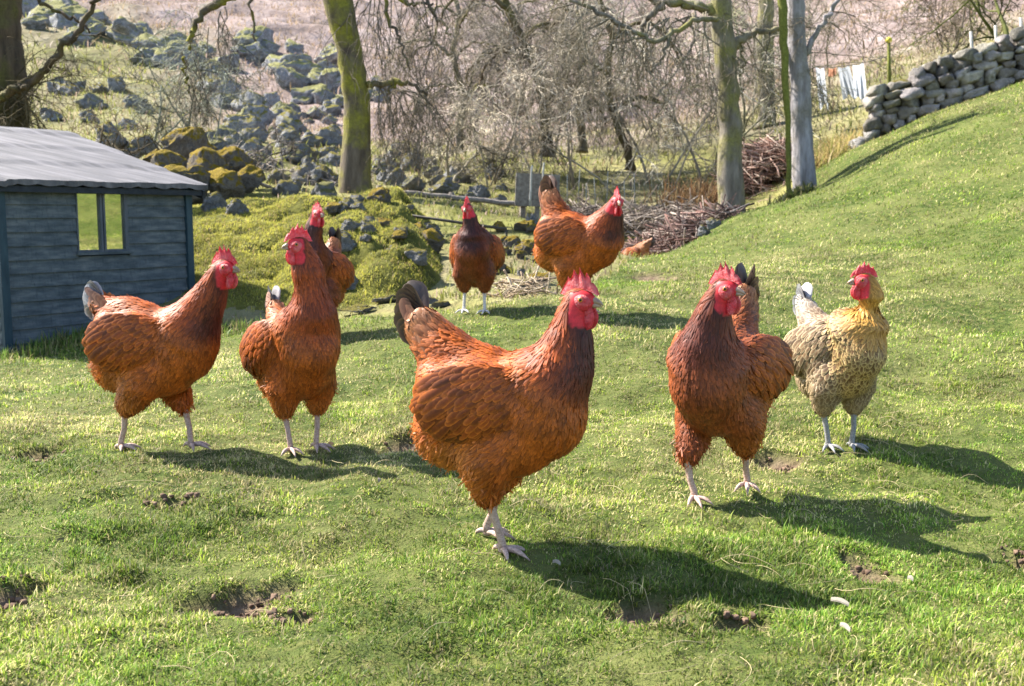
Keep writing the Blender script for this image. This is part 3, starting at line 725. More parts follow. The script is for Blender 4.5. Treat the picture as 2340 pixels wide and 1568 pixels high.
trunk_tree('lichen_tree', 'stout forked trunk with lichen left of the smooth grey trunk', 9.6, [(1672, 490), (1668, 400), (1668, 300), (1664, 200), (1656, 110), (1648, 30), (1650, -90)], [66, 58, 52, 47, 50, 46, 40], 'right',
    [([(1652, 60), (1625, 22), (1565, 5), (1505, 12), (1475, 50), (1455, 90)], 28, 9, 9.6), ([(1668, 110), (1690, 88), (1735, 70), (1780, 66)], 24, 10, 9.6), ([(1640, 40), (1590, 45), (1500, 95), (1440, 70), (1380, 30), (1300, 0)], 12, 8, 9.3), ([(1535, 65), (1515, 130), (1490, 165)], 8, 4, 9.3), ([(1505, 10), (1440, -30), (1350, -60)], 16, 8, 9.6), ([(1690, 95), (1700, 140), (1690, 175)], 6, 3, 9.6)],
    [([(1625, 25), (1475, 50)], 9.5, 20, .8, .008, .22, 2), ([(1500, 95), (1300, 0)], 9.3, 26, .7, .007, .22, 2), ([(1690, 88), (1780, 66)], 9.6, 8, .5, .006, .1, 2)], 32, (.20, .17, .12))
trunk_tree('grey_tree', 'smooth pale grey trunk standing on the crest of the grassy slope', 9.5, [(1838, 448), (1832, 330), (1828, 200), (1822, 100), (1818, 0), (1812, -120)], [56, 48, 44, 40, 37, 34], 'grey',
    [([(1838, 125), (1870, 70), (1905, 20), (1925, -40)], 14, 9, 9.5)], [([(1870, 70), (1925, -40)], 9.5, 8, .6, .006, .05, 2)], 33, (.2, .16, .11), 20)
trunk_tree('slender_tree', 'thin green stem growing against the smooth grey trunk', 9.35, [(1803, 440), (1800, 300), (1795, 150), (1786, 20), (1780, -80)], [11, 12, 16, 20, 18], 'green', (), (), 34, sides=10)
trunk_tree('dark_tree', 'dark straight trunk farther off between the forked and grey trunks', 15, [(1752, 268), (1750, 180), (1748, 90), (1752, 0), (1755, -100)], [40, 38, 36, 34, 30], 'right', [([(1752, 95), (1790, 60), (1815, 50)], 14, 8, 15)], [([(1750, 0), (1752, 90)], 15, 14, 1.0, .01, .1, 2)], 35)
trunk_tree('brown_tree', 'thick brown trunk cut by the left edge above the coop', 8.4, [(-15, 300), (-12, 200), (-18, 90), (-14, 0), (-10, -110)], [150, 138, 120, 112, 108], 'dark',
    [([(-20, 225), (40, 205), (85, 180), (120, 140), (165, 90), (205, 35), (232, -20)], 20, 9, 8.0), ([(60, -20), (100, 10), (140, 30), (185, 50), (205, 75)], 10, 4, 8.0), ([(0, 225), (25, 205), (60, 198)], 14, 8, 7.8)], [([(20, 215), (165, 90)], 8, 9, .35, .004, .1, 1), ([(-10, 170), (60, 260)], 8.3, 40, .6, .006, .1, 2)], 36, (.13, .10, .05))
def thicket(name, label, stems, seed, col, H, kids=(5, 6), droop=.07, per=2, spread=.75, group=None, r=.015, lean=.35):
    rg = np.random.default_rng(seed); b0 = at(*stems[0]); root = empty(name, b0, label, 'shrub', group); nst = 0
    bufs = Buf(); tw = Buf(); droop = droop*.55
    for xv, d in stems:
        p = at(xv, d)
        for _ in range(per):
            q = p + np.r_[rg.normal(0, .12, 2), -.03]; L = H*rg.uniform(.6, 1.15); dv = unit(np.r_[rg.normal(0, lean, 2), 1.0])
            pts = wander(q, dv, L, 9, .16, .0, rg); tube(bufs, pts, np.linspace(r, r*.3, 9)*rg.uniform(.7, 1.3), 6, np.asarray(col)*rg.uniform(.5, .9))
            for _ in range(kids[1]+3):
                t = rg.uniform(2.2, 8); i = min(int(t), 7); c = pts[i]*(1-t+i) + pts[i+1]*(t-i); sprout(tw, c, unit((pts[i+1]-pts[i])*4 + rg.normal(0, spread, 3)), L*.42*rg.uniform(.5, 1.3), r*.42, 2, rg, kids, .26, droop, np.asarray(col)*rg.choice([.3, .55, 1.0, 1.6]), .8, .55, .0026)
    bufs.build('stem', MAT_TWIG, root, b0); tw.build('twigs', MAT_TWIG, root, b0); return root
for k, (nm_, d_, pts_, w_) in enumerate((
    ('dark forked stem rising behind the weeping shrub at top centre', 13, [(1250, 330), (1245, 230), (1225, 150), (1190, 90), (1160, 20), (1140, -60)], 26),
    ('dark upright stem right of the dark forked stem', 13.5, [(1330, 320), (1320, 200), (1335, 110), (1320, 40), (1325, -60)], 20),
    ('leaning dark stem left of the lichen trunk limbs', 12.5, [(1440, 360), (1400, 260), (1385, 170), (1400, 90), (1370, 0), (1365, -60)], 18),
    ('thin dark stem between the mossy trunk and the forked stem', 13.5, [(1050, 320), (1060, 220), (1035, 130), (1050, 40), (1030, -60)], 15))):
    q_ = pts_; rg_ = np.random.default_rng(300+k); lm = []
    for j in range(10):
        i = 1 + j % (len(q_)-2); sg = -1 if j % 2 else 1; x0, y0 = q_[i]; x0 += rg_.uniform(-4, 4); ln = rg_.uniform(70, 170)
        lm.append(([(x0, y0), (x0+sg*ln*.35, y0-ln*.28), (x0+sg*ln*.75, y0-ln*.22), (x0+sg*ln, y0+ln*.12), (x0+sg*ln*1.08, y0+ln*.45)], w_*.42, w_*.14, d_ + rg_.uniform(-.4, .4)))
    trunk_tree('bare_tree', nm_, d_, q_, [w_*(1-.09*j) for j in range(len(q_))], 'right' if k % 2 else 'dark', lm, [(l[0], l[3], 7, .45, .007, .16, 2) for l in lm], 310+k, (.30, .25, .18), 12)
GT = 'bare thickets on the hillside'
thicket('bare_shrub', 'tangled bare shrub right behind the mossy trunk branch', [(960, 14), (1030, 15)], 51, (.33, .28, .25), 2.2, droop=.14, group=GT)
thicket('bare_shrub', 'tall bare shrub with upright forked stems near the top centre', [(1190, 15), (1240, 16), (1150, 17)], 52, (.27, .23, .19), 3.2, droop=.10, group=GT, r=.02)
thicket('bare_shrub', 'pale weeping shrub in front of the forked stems', [(1130, 12), (1230, 12.5), (1320, 12)], 53, (.44, .38, .30), 1.7, droop=.18, group=GT)
thicket('bare_shrub', 'dense silvery shrub hanging left of the forked lichen trunk', [(1420, 12), (1500, 12.5), (1560, 12)], 54, (.42, .38, .30), 2.0, droop=.16, group=GT)
thicket('bare_shrub', 'olive toned shrub close behind the forked lichen trunk', [(1600, 13), (1680, 13.5), (1560, 14)], 55, (.28, .27, .17), 2.2, droop=.10, group=GT)
thicket('bare_shrub', 'thin bare shrub beyond the dark farther trunk', [(1720, 17), (1800, 18), (1880, 18)], 56, (.30, .26, .20), 2.6, droop=.05, group=GT)
thicket('bare_shrub', 'brown shrub at the top right behind the stone wall', [(2130, 15), (2180, 15.3), (2240, 15.6)], 57, (.25, .20, .14), 1.5, droop=.05, group=GT)
thicket('bare_shrub', 'mossy dark shrub in the top right corner', [(2330, 12.5)], 58, (.12, .13, .035), 1.9, droop=.05, group=GT, r=.03)
thicket('bare_shrub', 'grey green thicket on the hill straight above the coop roof corner', [(370, 13), (430, 13.5)], 59, (.25, .26, .19), 1.5, droop=.12, group=GT)
thicket('bare_shrub', 'grey thicket beside the crag boulders right of the thicket above the coop', [(480, 15)], 60, (.28, .28, .23), 1.6, droop=.10, group=GT)
thicket('bare_shrub', 'pale brambles sprawling over the rubble left of the mossy trunk', [(650, 9.6), (735, 9.8)], 61, (.34, .29, .25), .62, droop=.16, group=GT, lean=.9)
thicket('bare_shrub', 'dark undergrowth tangled at the foot of the thick brown trunk', [(20, 8.6), (90, 8.9), (130, 9.2)], 62, (.13, .10, .055), 1.0, droop=.10, group=GT, lean=.6)
thicket('bare_shrub', 'low twiggy shrub behind the wooden rail', [(1010, 11), (1110, 11.5)], 63, (.36, .31, .22), 1.1, droop=.16, group=GT)
thicket('bare_shrub', 'large hazy thicket high on the hill at top centre', [(1080, 24), (1180, 25), (1290, 26), (1400, 25)], 64, (.34, .29, .26), 4.2, droop=.06, group=GT, r=.03)
thicket('bare_shrub', 'hazy thicket high on the hill between the right hand trunks', [(1500, 24), (1600, 25), (1750, 26)], 65, (.36, .31, .25), 4.0, droop=.06, group=GT, r=.03)

# ------------------------------------------------------------------ heaps of cut brush, bracken
def heap(name, label, cat, x0, x1, d, h, n, col, seed, L=(.15, .5), r=.006, depth=.5):
    rg = np.random.default_rng(seed); a, b = at(x0, d), at(x1, d); c0 = (a+b)/2; bf = Buf()
    for _ in range(n):
        t = rg.uniform(0, 1); p = a*(1-t) + b*t; dy = rg.normal(0, depth*.5); env = math.sin(math.pi*(.08+.84*t))**.6*max(0, 1-(dy/depth)**2*.4)
        p = np.array([p[0], p[1]+dy, 0]); p[2] = g1(p[0], p[1]) + h*env*rg.random()**.7
        dv = unit(np.r_[rg.normal(0, 1, 2), rg.normal(.05, .35)]); ll = rg.uniform(*L)
        tube(bf, wander(p - dv*ll/2, dv, ll, 4, .12, .03, rg), np.linspace(r, r*.4, 4)*rg.uniform(.5, 1.6), 4, np.asarray(col[rg.integers(len(col))])*rg.uniform(.6, 1.3))
    return tag(bf.build(name, MAT_TWIG, None, tuple(c0)), label, cat)
BR = [(.20, .11, .085), (.30, .19, .15), (.11, .07, .06), (.40, .32, .27)]
heap('brush_heap', 'dark reddish brown heap of cut brush below the forked trunk', 'brush', 1440, 1660, 9.2, .24, 1100, [(.16, .09, .075), (.24, .155, .13), (.09, .06, .05), (.34, .27, .23)], 71)
heap('brush_heap', 'rusty brown brush heap between forked and grey trunks', 'brush', 1670, 1810, 11.3, .46, 1500, [(.22, .12, .09), (.32, .21, .17), (.10, .065, .05), (.40, .31, .25)], 72)
heap('brush_heap', 'grey heap of fallen branches behind the large leaning hen', 'brush', 1290, 1620, 10.4, .22, 500, [(.22, .18, .15), (.32, .27, .23), (.14, .11, .09)], 73, (.25, .7), .006)
heap('brush_heap', 'small twig litter at the foot of the rubble between back hens', 'brush', 1140, 1250, 5.25, .08, 90, [(.3, .22, .15), (.42, .34, .24)], 74, (.08, .25), .004, .25)
def tufts(name, label, cat, spots, seed, cols, L, W, n, lean=.8):
    rg = np.random.default_rng(seed); x = []; y = []
    for xv, d, r in spots:
        p = at(xv, d); x.append(rg.normal(p[0], r, n)); y.append(rg.normal(p[1], r, n))
    x = np.concatenate(x); y = np.concatenate(y); m = len(x); z = gz(x, y); c = np.asarray(cols)[rg.integers(len(cols), size=m)]*rg.uniform(.7, 1.3, (m, 1))
    V, q, t, C = blades(x, y, z, rg.uniform(.4, 1.1, m)*L, rg.uniform(.6, 1.2, m)*W, np.clip(rg.normal(lean, .35, m), .05, 1.5), c, c); b = Buf(); b.add(V, q, t, C)
    return tag(b.build(name, MAT_GRASS, None, tuple(at(spots[0][0], spots[0][1]))), label, cat)
tufts('dead_bracken', 'orange brown dead bracken left of the forked lichen trunk', 'plant', [(1590, 11, .18), (1560, 11.4, .15), (1620, 11.2, .12)], 81, [(.30, .17, .08), (.22, .12, .06), (.38, .27, .14)], .38, .014, 200)
tufts('dead_bracken', 'straw coloured dead grass on the bank right of the grey trunk', 'plant', [(1890, 10.7, .16), (1930, 10.8, .2), (1890, 11.5, .25), (1960, 11.2, .2)], 82, [(.45, .35, .15), (.38, .28, .12), (.30, .30, .09)], .32, .012, 340, 1.0)
tufts('low_plant', 'small dark leafy clump at the foot of the grey trunk', 'plant', [(1815, 8.95, .07)], 83, [(.09, .12, .03), (.16, .17, .06), (.22, .2, .1)], .13, .022, 480, .7)
tufts('long_grass', 'longer green grass in the shade along the foot of the coop', 'grass clump', [(x_, d_, .10) for x_, d_ in ((10, 4.75), (70, 4.85), (130, 4.95), (190, 5.0), (250, 5.05), (300, 5.1), (500, 5.1), (540, 5.0))], 84, [(.10, .17, .03), (.16, .22, .04), (.25, .22, .09)], .075, .006, 190, .45)

# ------------------------------------------------------------------ rails, board, stakes, washing
MAT_GREYWOOD = make_plain('weathered grey wood', (.10, .085, .075), (.27, .24, .21), 30, .85, .2, .004, (1, 1, 1))
MAT_IRON = make_plain('dark iron', (.03, .026, .022), (.08, .065, .05), 40, .7, .3, .001)
MAT_STAKE = make_plain('pale stake wood', (.30, .28, .24), (.52, .49, .44), 40, .8, .2, .002)
MAT_YELLOW = make_plain('yellow painted cap', (.50, .42, .03), (.62, .52, .06), 30, .6, .3, 0)
MAT_CLOTH = make_plain('white cloth', (.42, .45, .50), (.54, .57, .62), 12, .9, .1, .002)
MAT_PEGCLOTH = make_plain('terracotta cloth', (.48, .22, .13), (.58, .30, .20), 12, .9, .1, 0)
fr = empty('rail_fence', at(860, 9.3), 'grey wooden rail on short posts beyond the bank', 'fence')
o_ = np.array(fr.location); a, b = P(858, 436, 9.3), P(1205, 468, 9.3)
b1 = Buf(); tube(b1, densify(np.array([a, (a+b)/2+[0, 0, .01], b]), 12, .006, tr_), np.full(12, .022), 8); b1.build('rail', MAT_GREYWOOD, fr, o_)
for t in (.02, .5, .97):
    p = a*(1-t)+b*t + np.array([0, .045, 0]); pb_ = Buf(); g_ = g1(p[0], p[1]); tube(pb_, np.array([[p[0], p[1], g_-.1], [p[0], p[1], max(p[2], g_)+.05]]), [.028, .025], 8); pb_.build('post', MAT_GREYWOOD, fr, o_)
ir = empty('iron_railing', at(1000, 7.2), 'low dark iron rail left of the far edge hen', 'railing'); o_ = np.array(ir.location)
a, b = P(897, 487, 7.2), P(1158, 524, 7.2); b1 = Buf(); tube(b1, np.array([a, a*.5+b*.5, b]), [.010]*3, 8); b1.build('rail', MAT_IRON, ir, o_)
for t in (0.004, .76, .996):
    p = a*(1-t)+b*t; pb_ = Buf(); g_ = min(g1(p[0], p[1])-.05, p[2]-.14); tube(pb_, np.array([[p[0], p[1], g_], p - [0, 0, .004]]), [.010, .009], 8); pb_.build('post', MAT_IRON, ir, o_)
bd = Buf(); c = P(1228, 435, 8.9); box(bd, c, (unit(np.array([1, .1, -.04])), np.array([-.1, 1, 0]), np.array([.04, -.12, 1])), (.185, .014, .135)); box(bd, c + [0, .05, -.17], (np.eye(3)), (.02, .02, .22))
tag(bd.build('wooden_board', MAT_GREYWOOD, None, tuple(c), smooth=False), 'leaning grey board behind the raised dark tail', 'board')
for k, (xv, y0, y1, d) in enumerate(((1216, 378, 470, 8.7), (1243, 372, 472, 8.75), (1262, 400, 470, 8.6))):
    b1 = Buf(); q = vpath([(xv-4, y1), (xv, y0)], d); tube(b1, densify(q, 6, .004, tr_), np.linspace(.011, .008, 6), 6)
    tag(b1.build('stake', MAT_STAKE, None, tuple(q[0])), ('pale thin stake at the left of the grey board', 'pale thin stake at the middle of the grey board', 'pale short stake at the right edge of the grey board')[k], 'stake', 'stakes by the grey board')
MAT_POST2 = make_plain('blue grey posts', (.13, .14, .13), (.26, .27, .25), 30, .8, .2, .002)
for k, xv in enumerate(np.linspace(1296, 1452, 8)):
    b1 = Buf(); d = 11.2; p = at(xv, d); h = .32 + .09*math.sin(k*2.1); tube(b1, np.array([p-[0, 0, .1], p+[.03*math.sin(k*1.7), 0, h]]), [.006, .005], 6)
    tag(b1.build('paling_post', MAT_POST2, None, tuple(p)), 'thin blue grey post in the row behind the leaning hen', 'post', 'row of thin posts')
for k, (xv, h, y_) in enumerate(((2212, .17, 72), (2268, .24, 58), (2326, .30, 40))):
    d = 10.9; top = P(xv+6, y_, d); b1 = Buf(); bt_ = P(xv+12, y_+80, d); tube(b1, np.array([bt_, top]), [.016, .014], 7)
    tag(b1.build('stake', MAT_STAKE, None, tuple(bt_)), ('leftmost pale stake above the stone wall', 'slanted pale stake above the middle of the stone wall', 'pale stake at the right end of the stone wall')[k], 'stake', 'stakes above the stone wall')
pst = empty('line_post', P(2032, 200, 11.3), 'thin greenish post with a yellow top left of the stone wall', 'post'); o_ = np.array(pst.location)
b1 = Buf(); tube(b1, np.array([P(2033, 240, 11.3), P(2031, 92, 11.3)]), [.022, .018], 8); b1.build('shaft', BK['green'], pst, o_)
b1 = Buf(); ball(b1, P(2031, 92, 11.3), (.034, .034, .034)); b1.build('cap', MAT_YELLOW, pst, o_)
LA, LB = P(1750, 118, 14.6), P(2031, 128, 11.35); L3 = lambda t: LA*(1-t) + LB*t - np.array([0, 0, .16*math.sin(math.pi*t)])
b1 = Buf(); tube(b1, np.array([L3(t) for t in np.linspace(0, 1, 24)]), np.full(24, .005), 5); tag(b1.build('clothes_line', MAT_IRON, None, tuple(LA)), 'thin sagging washing line between the dark trunk and the post', 'line')
def cloth(t0, t1, h, label, skew, mat, seed):
    rg = np.random.default_rng(seed); n, m = 22, 20; S, T = np.meshgrid(np.linspace(0, 1, n), np.linspace(0, 1, m))
    V = np.array([[L3(t0+(t1-t0)*s_) for s_ in np.linspace(0, 1, n)]])*np.ones((m, 1, 1)); pinch = 1-.10*np.sin(math.pi*T*.5)
    V[..., 2] -= T*h*(1+.12*np.sin(S*7+seed)) + .02*np.sin(S*math.pi); V[..., 0] += skew*T*(1+.3*S) + .012*np.sin(S*18)*T; V[..., 1] += .035*np.sin(S*14+seed)*T + .05*T
    V = V.reshape(-1, 3); i = np.arange(m-1)[:, None]*n; j = np.arange(n-1)[None]; q = np.stack([i+j, i+j+1, i+n+j+1, i+n+j], -1).reshape(-1, 4)
    b = Buf(); b.add(V, q); b.add(V + [0, .006, 0], q[:, ::-1])
    return tag(b.build('washing', mat, None, tuple(V[0])), label, 'washing', 'washing on the line')
tt_ = lambda x: float(np.interp(x, [((L3(t)[0]/L3(t)[1])*F+1170) for t in np.linspace(0, 1, 60)], np.linspace(0, 1, 60)))
cloth(tt_(1848), tt_(1866), .44, 'long white cloth hanging nearest the grey trunk', .08, MAT_CLOTH, 1)
cloth(tt_(1897), tt_(1922), .33, 'white cloth hanging in the middle of the washing line', .10, MAT_CLOTH, 2)
cloth(tt_(1930), tt_(1954), .36, 'white cloth hanging nearest the yellow topped post', .05, MAT_CLOTH, 3)
cloth(tt_(1875), tt_(1893), .08, 'small terracotta rag pegged between the white cloths', .02, MAT_PEGCLOTH, 4)

# ------------------------------------------------------------------ shed feathers and leaf scraps on the lawn
MAT_SCRAP = make_plain('pale scrap', (.17, .15, .12), (.27, .24, .20), 60, .8, .2, 0)
MAT_LEAF = make_plain('dry leaf', (.36, .17, .06), (.50, .30, .13), 60, .8, .2, 0)
def scrap(name, xv, yv, L, W, az, label, cat, mat, group=None):
    p = ground_at(xv, yv); p[2] = g1(p[0], p[1]) + .016; t = np.linspace(0, 1, 8); w = W*np.sin(math.pi*np.clip(t*.92+.05, 0, 1))**.7; d = np.array([math.cos(az), math.sin(az), 0]); s = np.array([-d[1], d[0], 0])
    c = p + d*(L*(t-.5))[:, None] + np.c_[np.zeros((8, 2)), .003*np.sin(t*3)]; V = np.concatenate([c - s*w[:, None]*.5, c + [0, 0, .003], c + s*w[:, None]*.5 + [0, 0, .004]]); k = np.arange(7)
    b = Buf(); q = np.r_[np.c_[k, k+1, k+9, k+8], np.c_[k+8, k+9, k+17, k+16]]; b.add(V, q); b.add(V - [0, 0, .0015], q[:, ::-1])
    return tag(b.build(name, mat, None, tuple(p)), label, cat, group)
scrap('feather', 1918, 1408, .030, .004, -.9, 'small white feather lying at the tip of the foremost shadow', 'feather', MAT_SCRAP)
scrap('feather', 1930, 1462, .024, .0035, -1.3, 'smaller white feather lying below the other one', 'feather', MAT_SCRAP)
scrap('feather', 1272, 1290, .018, .003, -.8, 'short pale feather near the toes of the foremost hen', 'feather', MAT_SCRAP)
scrap('leaf', 757, 1020, .020, .014, 1.2, 'orange dry leaf standing in the shadow of the tall hen', 'leaf', MAT_LEAF)
for xv, yv in ((140, 1255), (868, 1135), (2080, 1330)):
    scrap('leaf_scrap', xv, yv, rr_.uniform(.010, .018), rr_.uniform(.003, .006), rr_.uniform(0, 6), 'tiny pale leaf scrap lying loose on the lawn', 'leaf', MAT_SCRAP, 'leaf scraps on the lawn')
# ------------------------------------------------------------------ hens
from mathutils.bvhtree import BVHTree
def remesh_body(buf, voxel, smooth_it):
    V = np.concatenate(buf.v)
    me = fast_mesh('tmp', V, np.concatenate(buf.q), np.concatenate(buf.t), None)
    o = bpy.data.objects.new('tmp', me); COL.objects.link(o)
    r = o.modifiers.new('r', 'REMESH'); r.mode = 'VOXEL'; r.voxel_size = voxel; r.use_smooth_shade = True
    s = o.modifiers.new('s', 'SMOOTH'); s.iterations = smooth_it; s.factor = .5
    dg = bpy.context.evaluated_depsgraph_get()
    m2 = bpy.data.meshes.new_from_object(o.evaluated_get(dg))
    bpy.data.objects.remove(o); bpy.data.meshes.remove(me)
    return m2
def mesh_arrays(me):
    V = np.empty(len(me.vertices)*3); me.vertices.foreach_get('co', V); V = V.reshape(-1, 3)
    N = np.empty(len(me.vertices)*3); me.vertices.foreach_get('normal', N); N = N.reshape(-1, 3)
    me.calc_loop_triangles()
    T = np.empty(len(me.loop_triangles)*3, np.int32); me.loop_triangles.foreach_get('vertices', T)
    return V, N, T.reshape(-1, 3)
def feathers(buf, p, n, f, L, W, lift, c0, c1, cols=3, curl=.25, sag=.16, bvh=None, up_=.0004):
    """Overlapping feathers: root points p, normals n, lie directions f; c0 middle colour, c1 edge colour."""
    m = len(p)
    if m == 0: return
    n = unit(n); f = unit(f - (f*n).sum(1, keepdims=True)*n); s = np.cross(n, f)
    L = np.broadcast_to(L, m); W = np.broadcast_to(W, m); lift = np.broadcast_to(lift, m)
    S = np.array([0, .3, .6, .84, .95, 1.0]); WP = np.array([.4, .85, 1.0, .88, .58, .2])
    Tc = np.linspace(-1, 1, cols)
    h = L[:, None]*(np.sin(lift)[:, None]*S - curl*np.sin(lift)[:, None]*S**2*.8) - .002
    ctr = p[:, None] + f[:, None]*(L[:, None]*S*np.cos(lift)[:, None])[..., None] + n[:, None]*h[..., None]
    nk_ = np.repeat(n[:, None], len(S), 1)
    if bvh is not None:                                          # lie along the curved skin instead of running straight into it
        for i in range(m):
            q = Vector(p[i]); fi = Vector(f[i])
            for k in range(len(S)):
                if k: q = q + fi*(L[i]*(S[k]-S[k-1]))
                r = bvh.find_nearest(q)
                if r[0] is None: break
                nn_ = r[1]; q = r[0]; fi = fi - nn_*fi.dot(nn_)
                if fi.length < 1e-4: break
                fi.normalize(); nk_[i, k] = nn_; ctr[i, k] = q
        ctr = ctr + nk_*(L[:, None]*np.sin(lift)[:, None]*(S - curl*S**2*.8) + up_)[..., None]
    half = (W[:, None]*WP*.5)
    V = ctr[:, :, None] + s[:, None, None]*(half[:, :, None]*Tc)[..., None] - nk_[:, :, None]*(sag*half[:, :, None]*Tc**2)[..., None]
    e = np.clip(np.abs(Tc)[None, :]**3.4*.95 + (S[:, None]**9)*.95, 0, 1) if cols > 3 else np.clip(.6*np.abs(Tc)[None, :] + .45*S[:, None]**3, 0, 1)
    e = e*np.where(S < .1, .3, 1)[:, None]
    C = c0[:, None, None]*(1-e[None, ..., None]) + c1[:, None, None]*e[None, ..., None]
    nr = len(S)
    k = np.arange(m)[:, None, None]*nr*cols + np.arange(nr-1)[None, :, None]*cols + np.arange(cols-1)[None, None]
    q = np.stack([k, k+1, k+cols+1, k+cols], -1).reshape(-1, 4)
    buf.add(V.reshape(-1, 3), q, None, C.reshape(-1, 3))
def thin_points(V, N, T, n, r, hr):
    a = V[T[:, 0]]; b = V[T[:, 1]]; c = V[T[:, 2]]
    ar = np.linalg.norm(np.cross(b-a, c-a), axis=1); t = hr.choice(len(T), n, p=ar/ar.sum())
    u = hr.random((n, 1)); w = hr.random((n, 1)); fl = (u+w) > 1; u = np.where(fl, 1-u, u); w = np.where(fl, 1-w, w)
    p = a[t] + u*(b[t]-a[t]) + w*(c[t]-a[t])
    nn = unit(N[T[t, 0]]*(1-u-w) + N[T[t, 1]]*u + N[T[t, 2]]*w)
    cell = np.floor(p/r).astype(int); seen = {}; keep = []
    for i, cc in enumerate(map(tuple, cell)):
        if seen.get(cc, 0) < 1: seen[cc] = 1; keep.append(i)
    return p[keep], nn[keep]

SKIN = NT('red comb skin'); _n = SKIN.noise(260, 5, .7)
SKIN.base(SKIN.mix(SKIN.ramp(SKIN.noise(45, 3), [(.42, (0, 0, 0)), (.68, (.55, .55, .55))]), SKIN.ramp(_n, [(.3, (.42, .010, .018)), (.7, (.80, .06, .08))]), (.86, .30, .30)), .42, .45); SKIN.bump(_n, .003)
SKIN.b.inputs['Subsurface Weight'].default_value = .25; SKIN.b.inputs['Subsurface Scale'].default_value = .006
MAT_SKIN = SKIN.m; SKIN.translucent((.85, .12, .14), .22)
MAT_BEAK = make_plain('horn beak', (.20, .125, .085), (.42, .29, .21), 60, .4, .5, 0)
MAT_EYE = make_plain('amber eye', (.50, .17, .02), (.62, .24, .03), 40, .1, .6, 0)
MAT_PUPIL = make_plain('pupil', (.004, .004, .004), (.008, .008, .008), 10, .08, .6, 0)
def shank_mat(name, a, b):
    m = NT(name); n = m.noise(220, 3, .6, m.mapping((1, 1, 1.6)))
    m.bump(n, .0012); return m.base(m.ramp(n, [(.35, a), (.65, b)]), .55, .35)
MAT_SHANK = {'pink': shank_mat('pinkish scaly leg', (.30, .19, .145), (.52, .37, .31)),
             'grey': shank_mat('grey scaly leg', (.15, .148, .145), (.30, .29, .285)),
             'pale': shank_mat('pale scaly leg', (.42, .38, .36), (.66, .63, .60))}
A = np.array
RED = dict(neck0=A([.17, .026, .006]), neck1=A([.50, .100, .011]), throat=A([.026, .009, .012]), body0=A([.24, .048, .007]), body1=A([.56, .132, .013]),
           breast0=A([.25, .054, .008]), breast1=A([.53, .130, .014]), fluff0=A([.34, .090, .014]), fluff1=A([.60, .20, .036]),
           wing0=A([.25, .050, .007]), wing1=A([.50, .130, .017]), tail0=A([.035, .032, .036]), tail1=A([.13, .085, .06]), cov0=A([.26, .075, .02]), cov1=A([.46, .20, .085]))
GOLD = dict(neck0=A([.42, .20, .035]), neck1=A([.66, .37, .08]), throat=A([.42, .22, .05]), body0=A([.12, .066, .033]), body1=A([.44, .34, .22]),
            breast0=A([.12, .056, .020]), breast1=A([.66, .47, .20]), fluff0=A([.22, .15, .08]), fluff1=A([.46, .35, .20]),
            wing0=A([.16, .09, .045]), wing1=A([.54, .41, .24]), tail0=A([.22, .21, .22]), tail1=A([.50, .48, .48]), cov0=A([.26, .20, .15]), cov1=A([.48, .41, .32]))

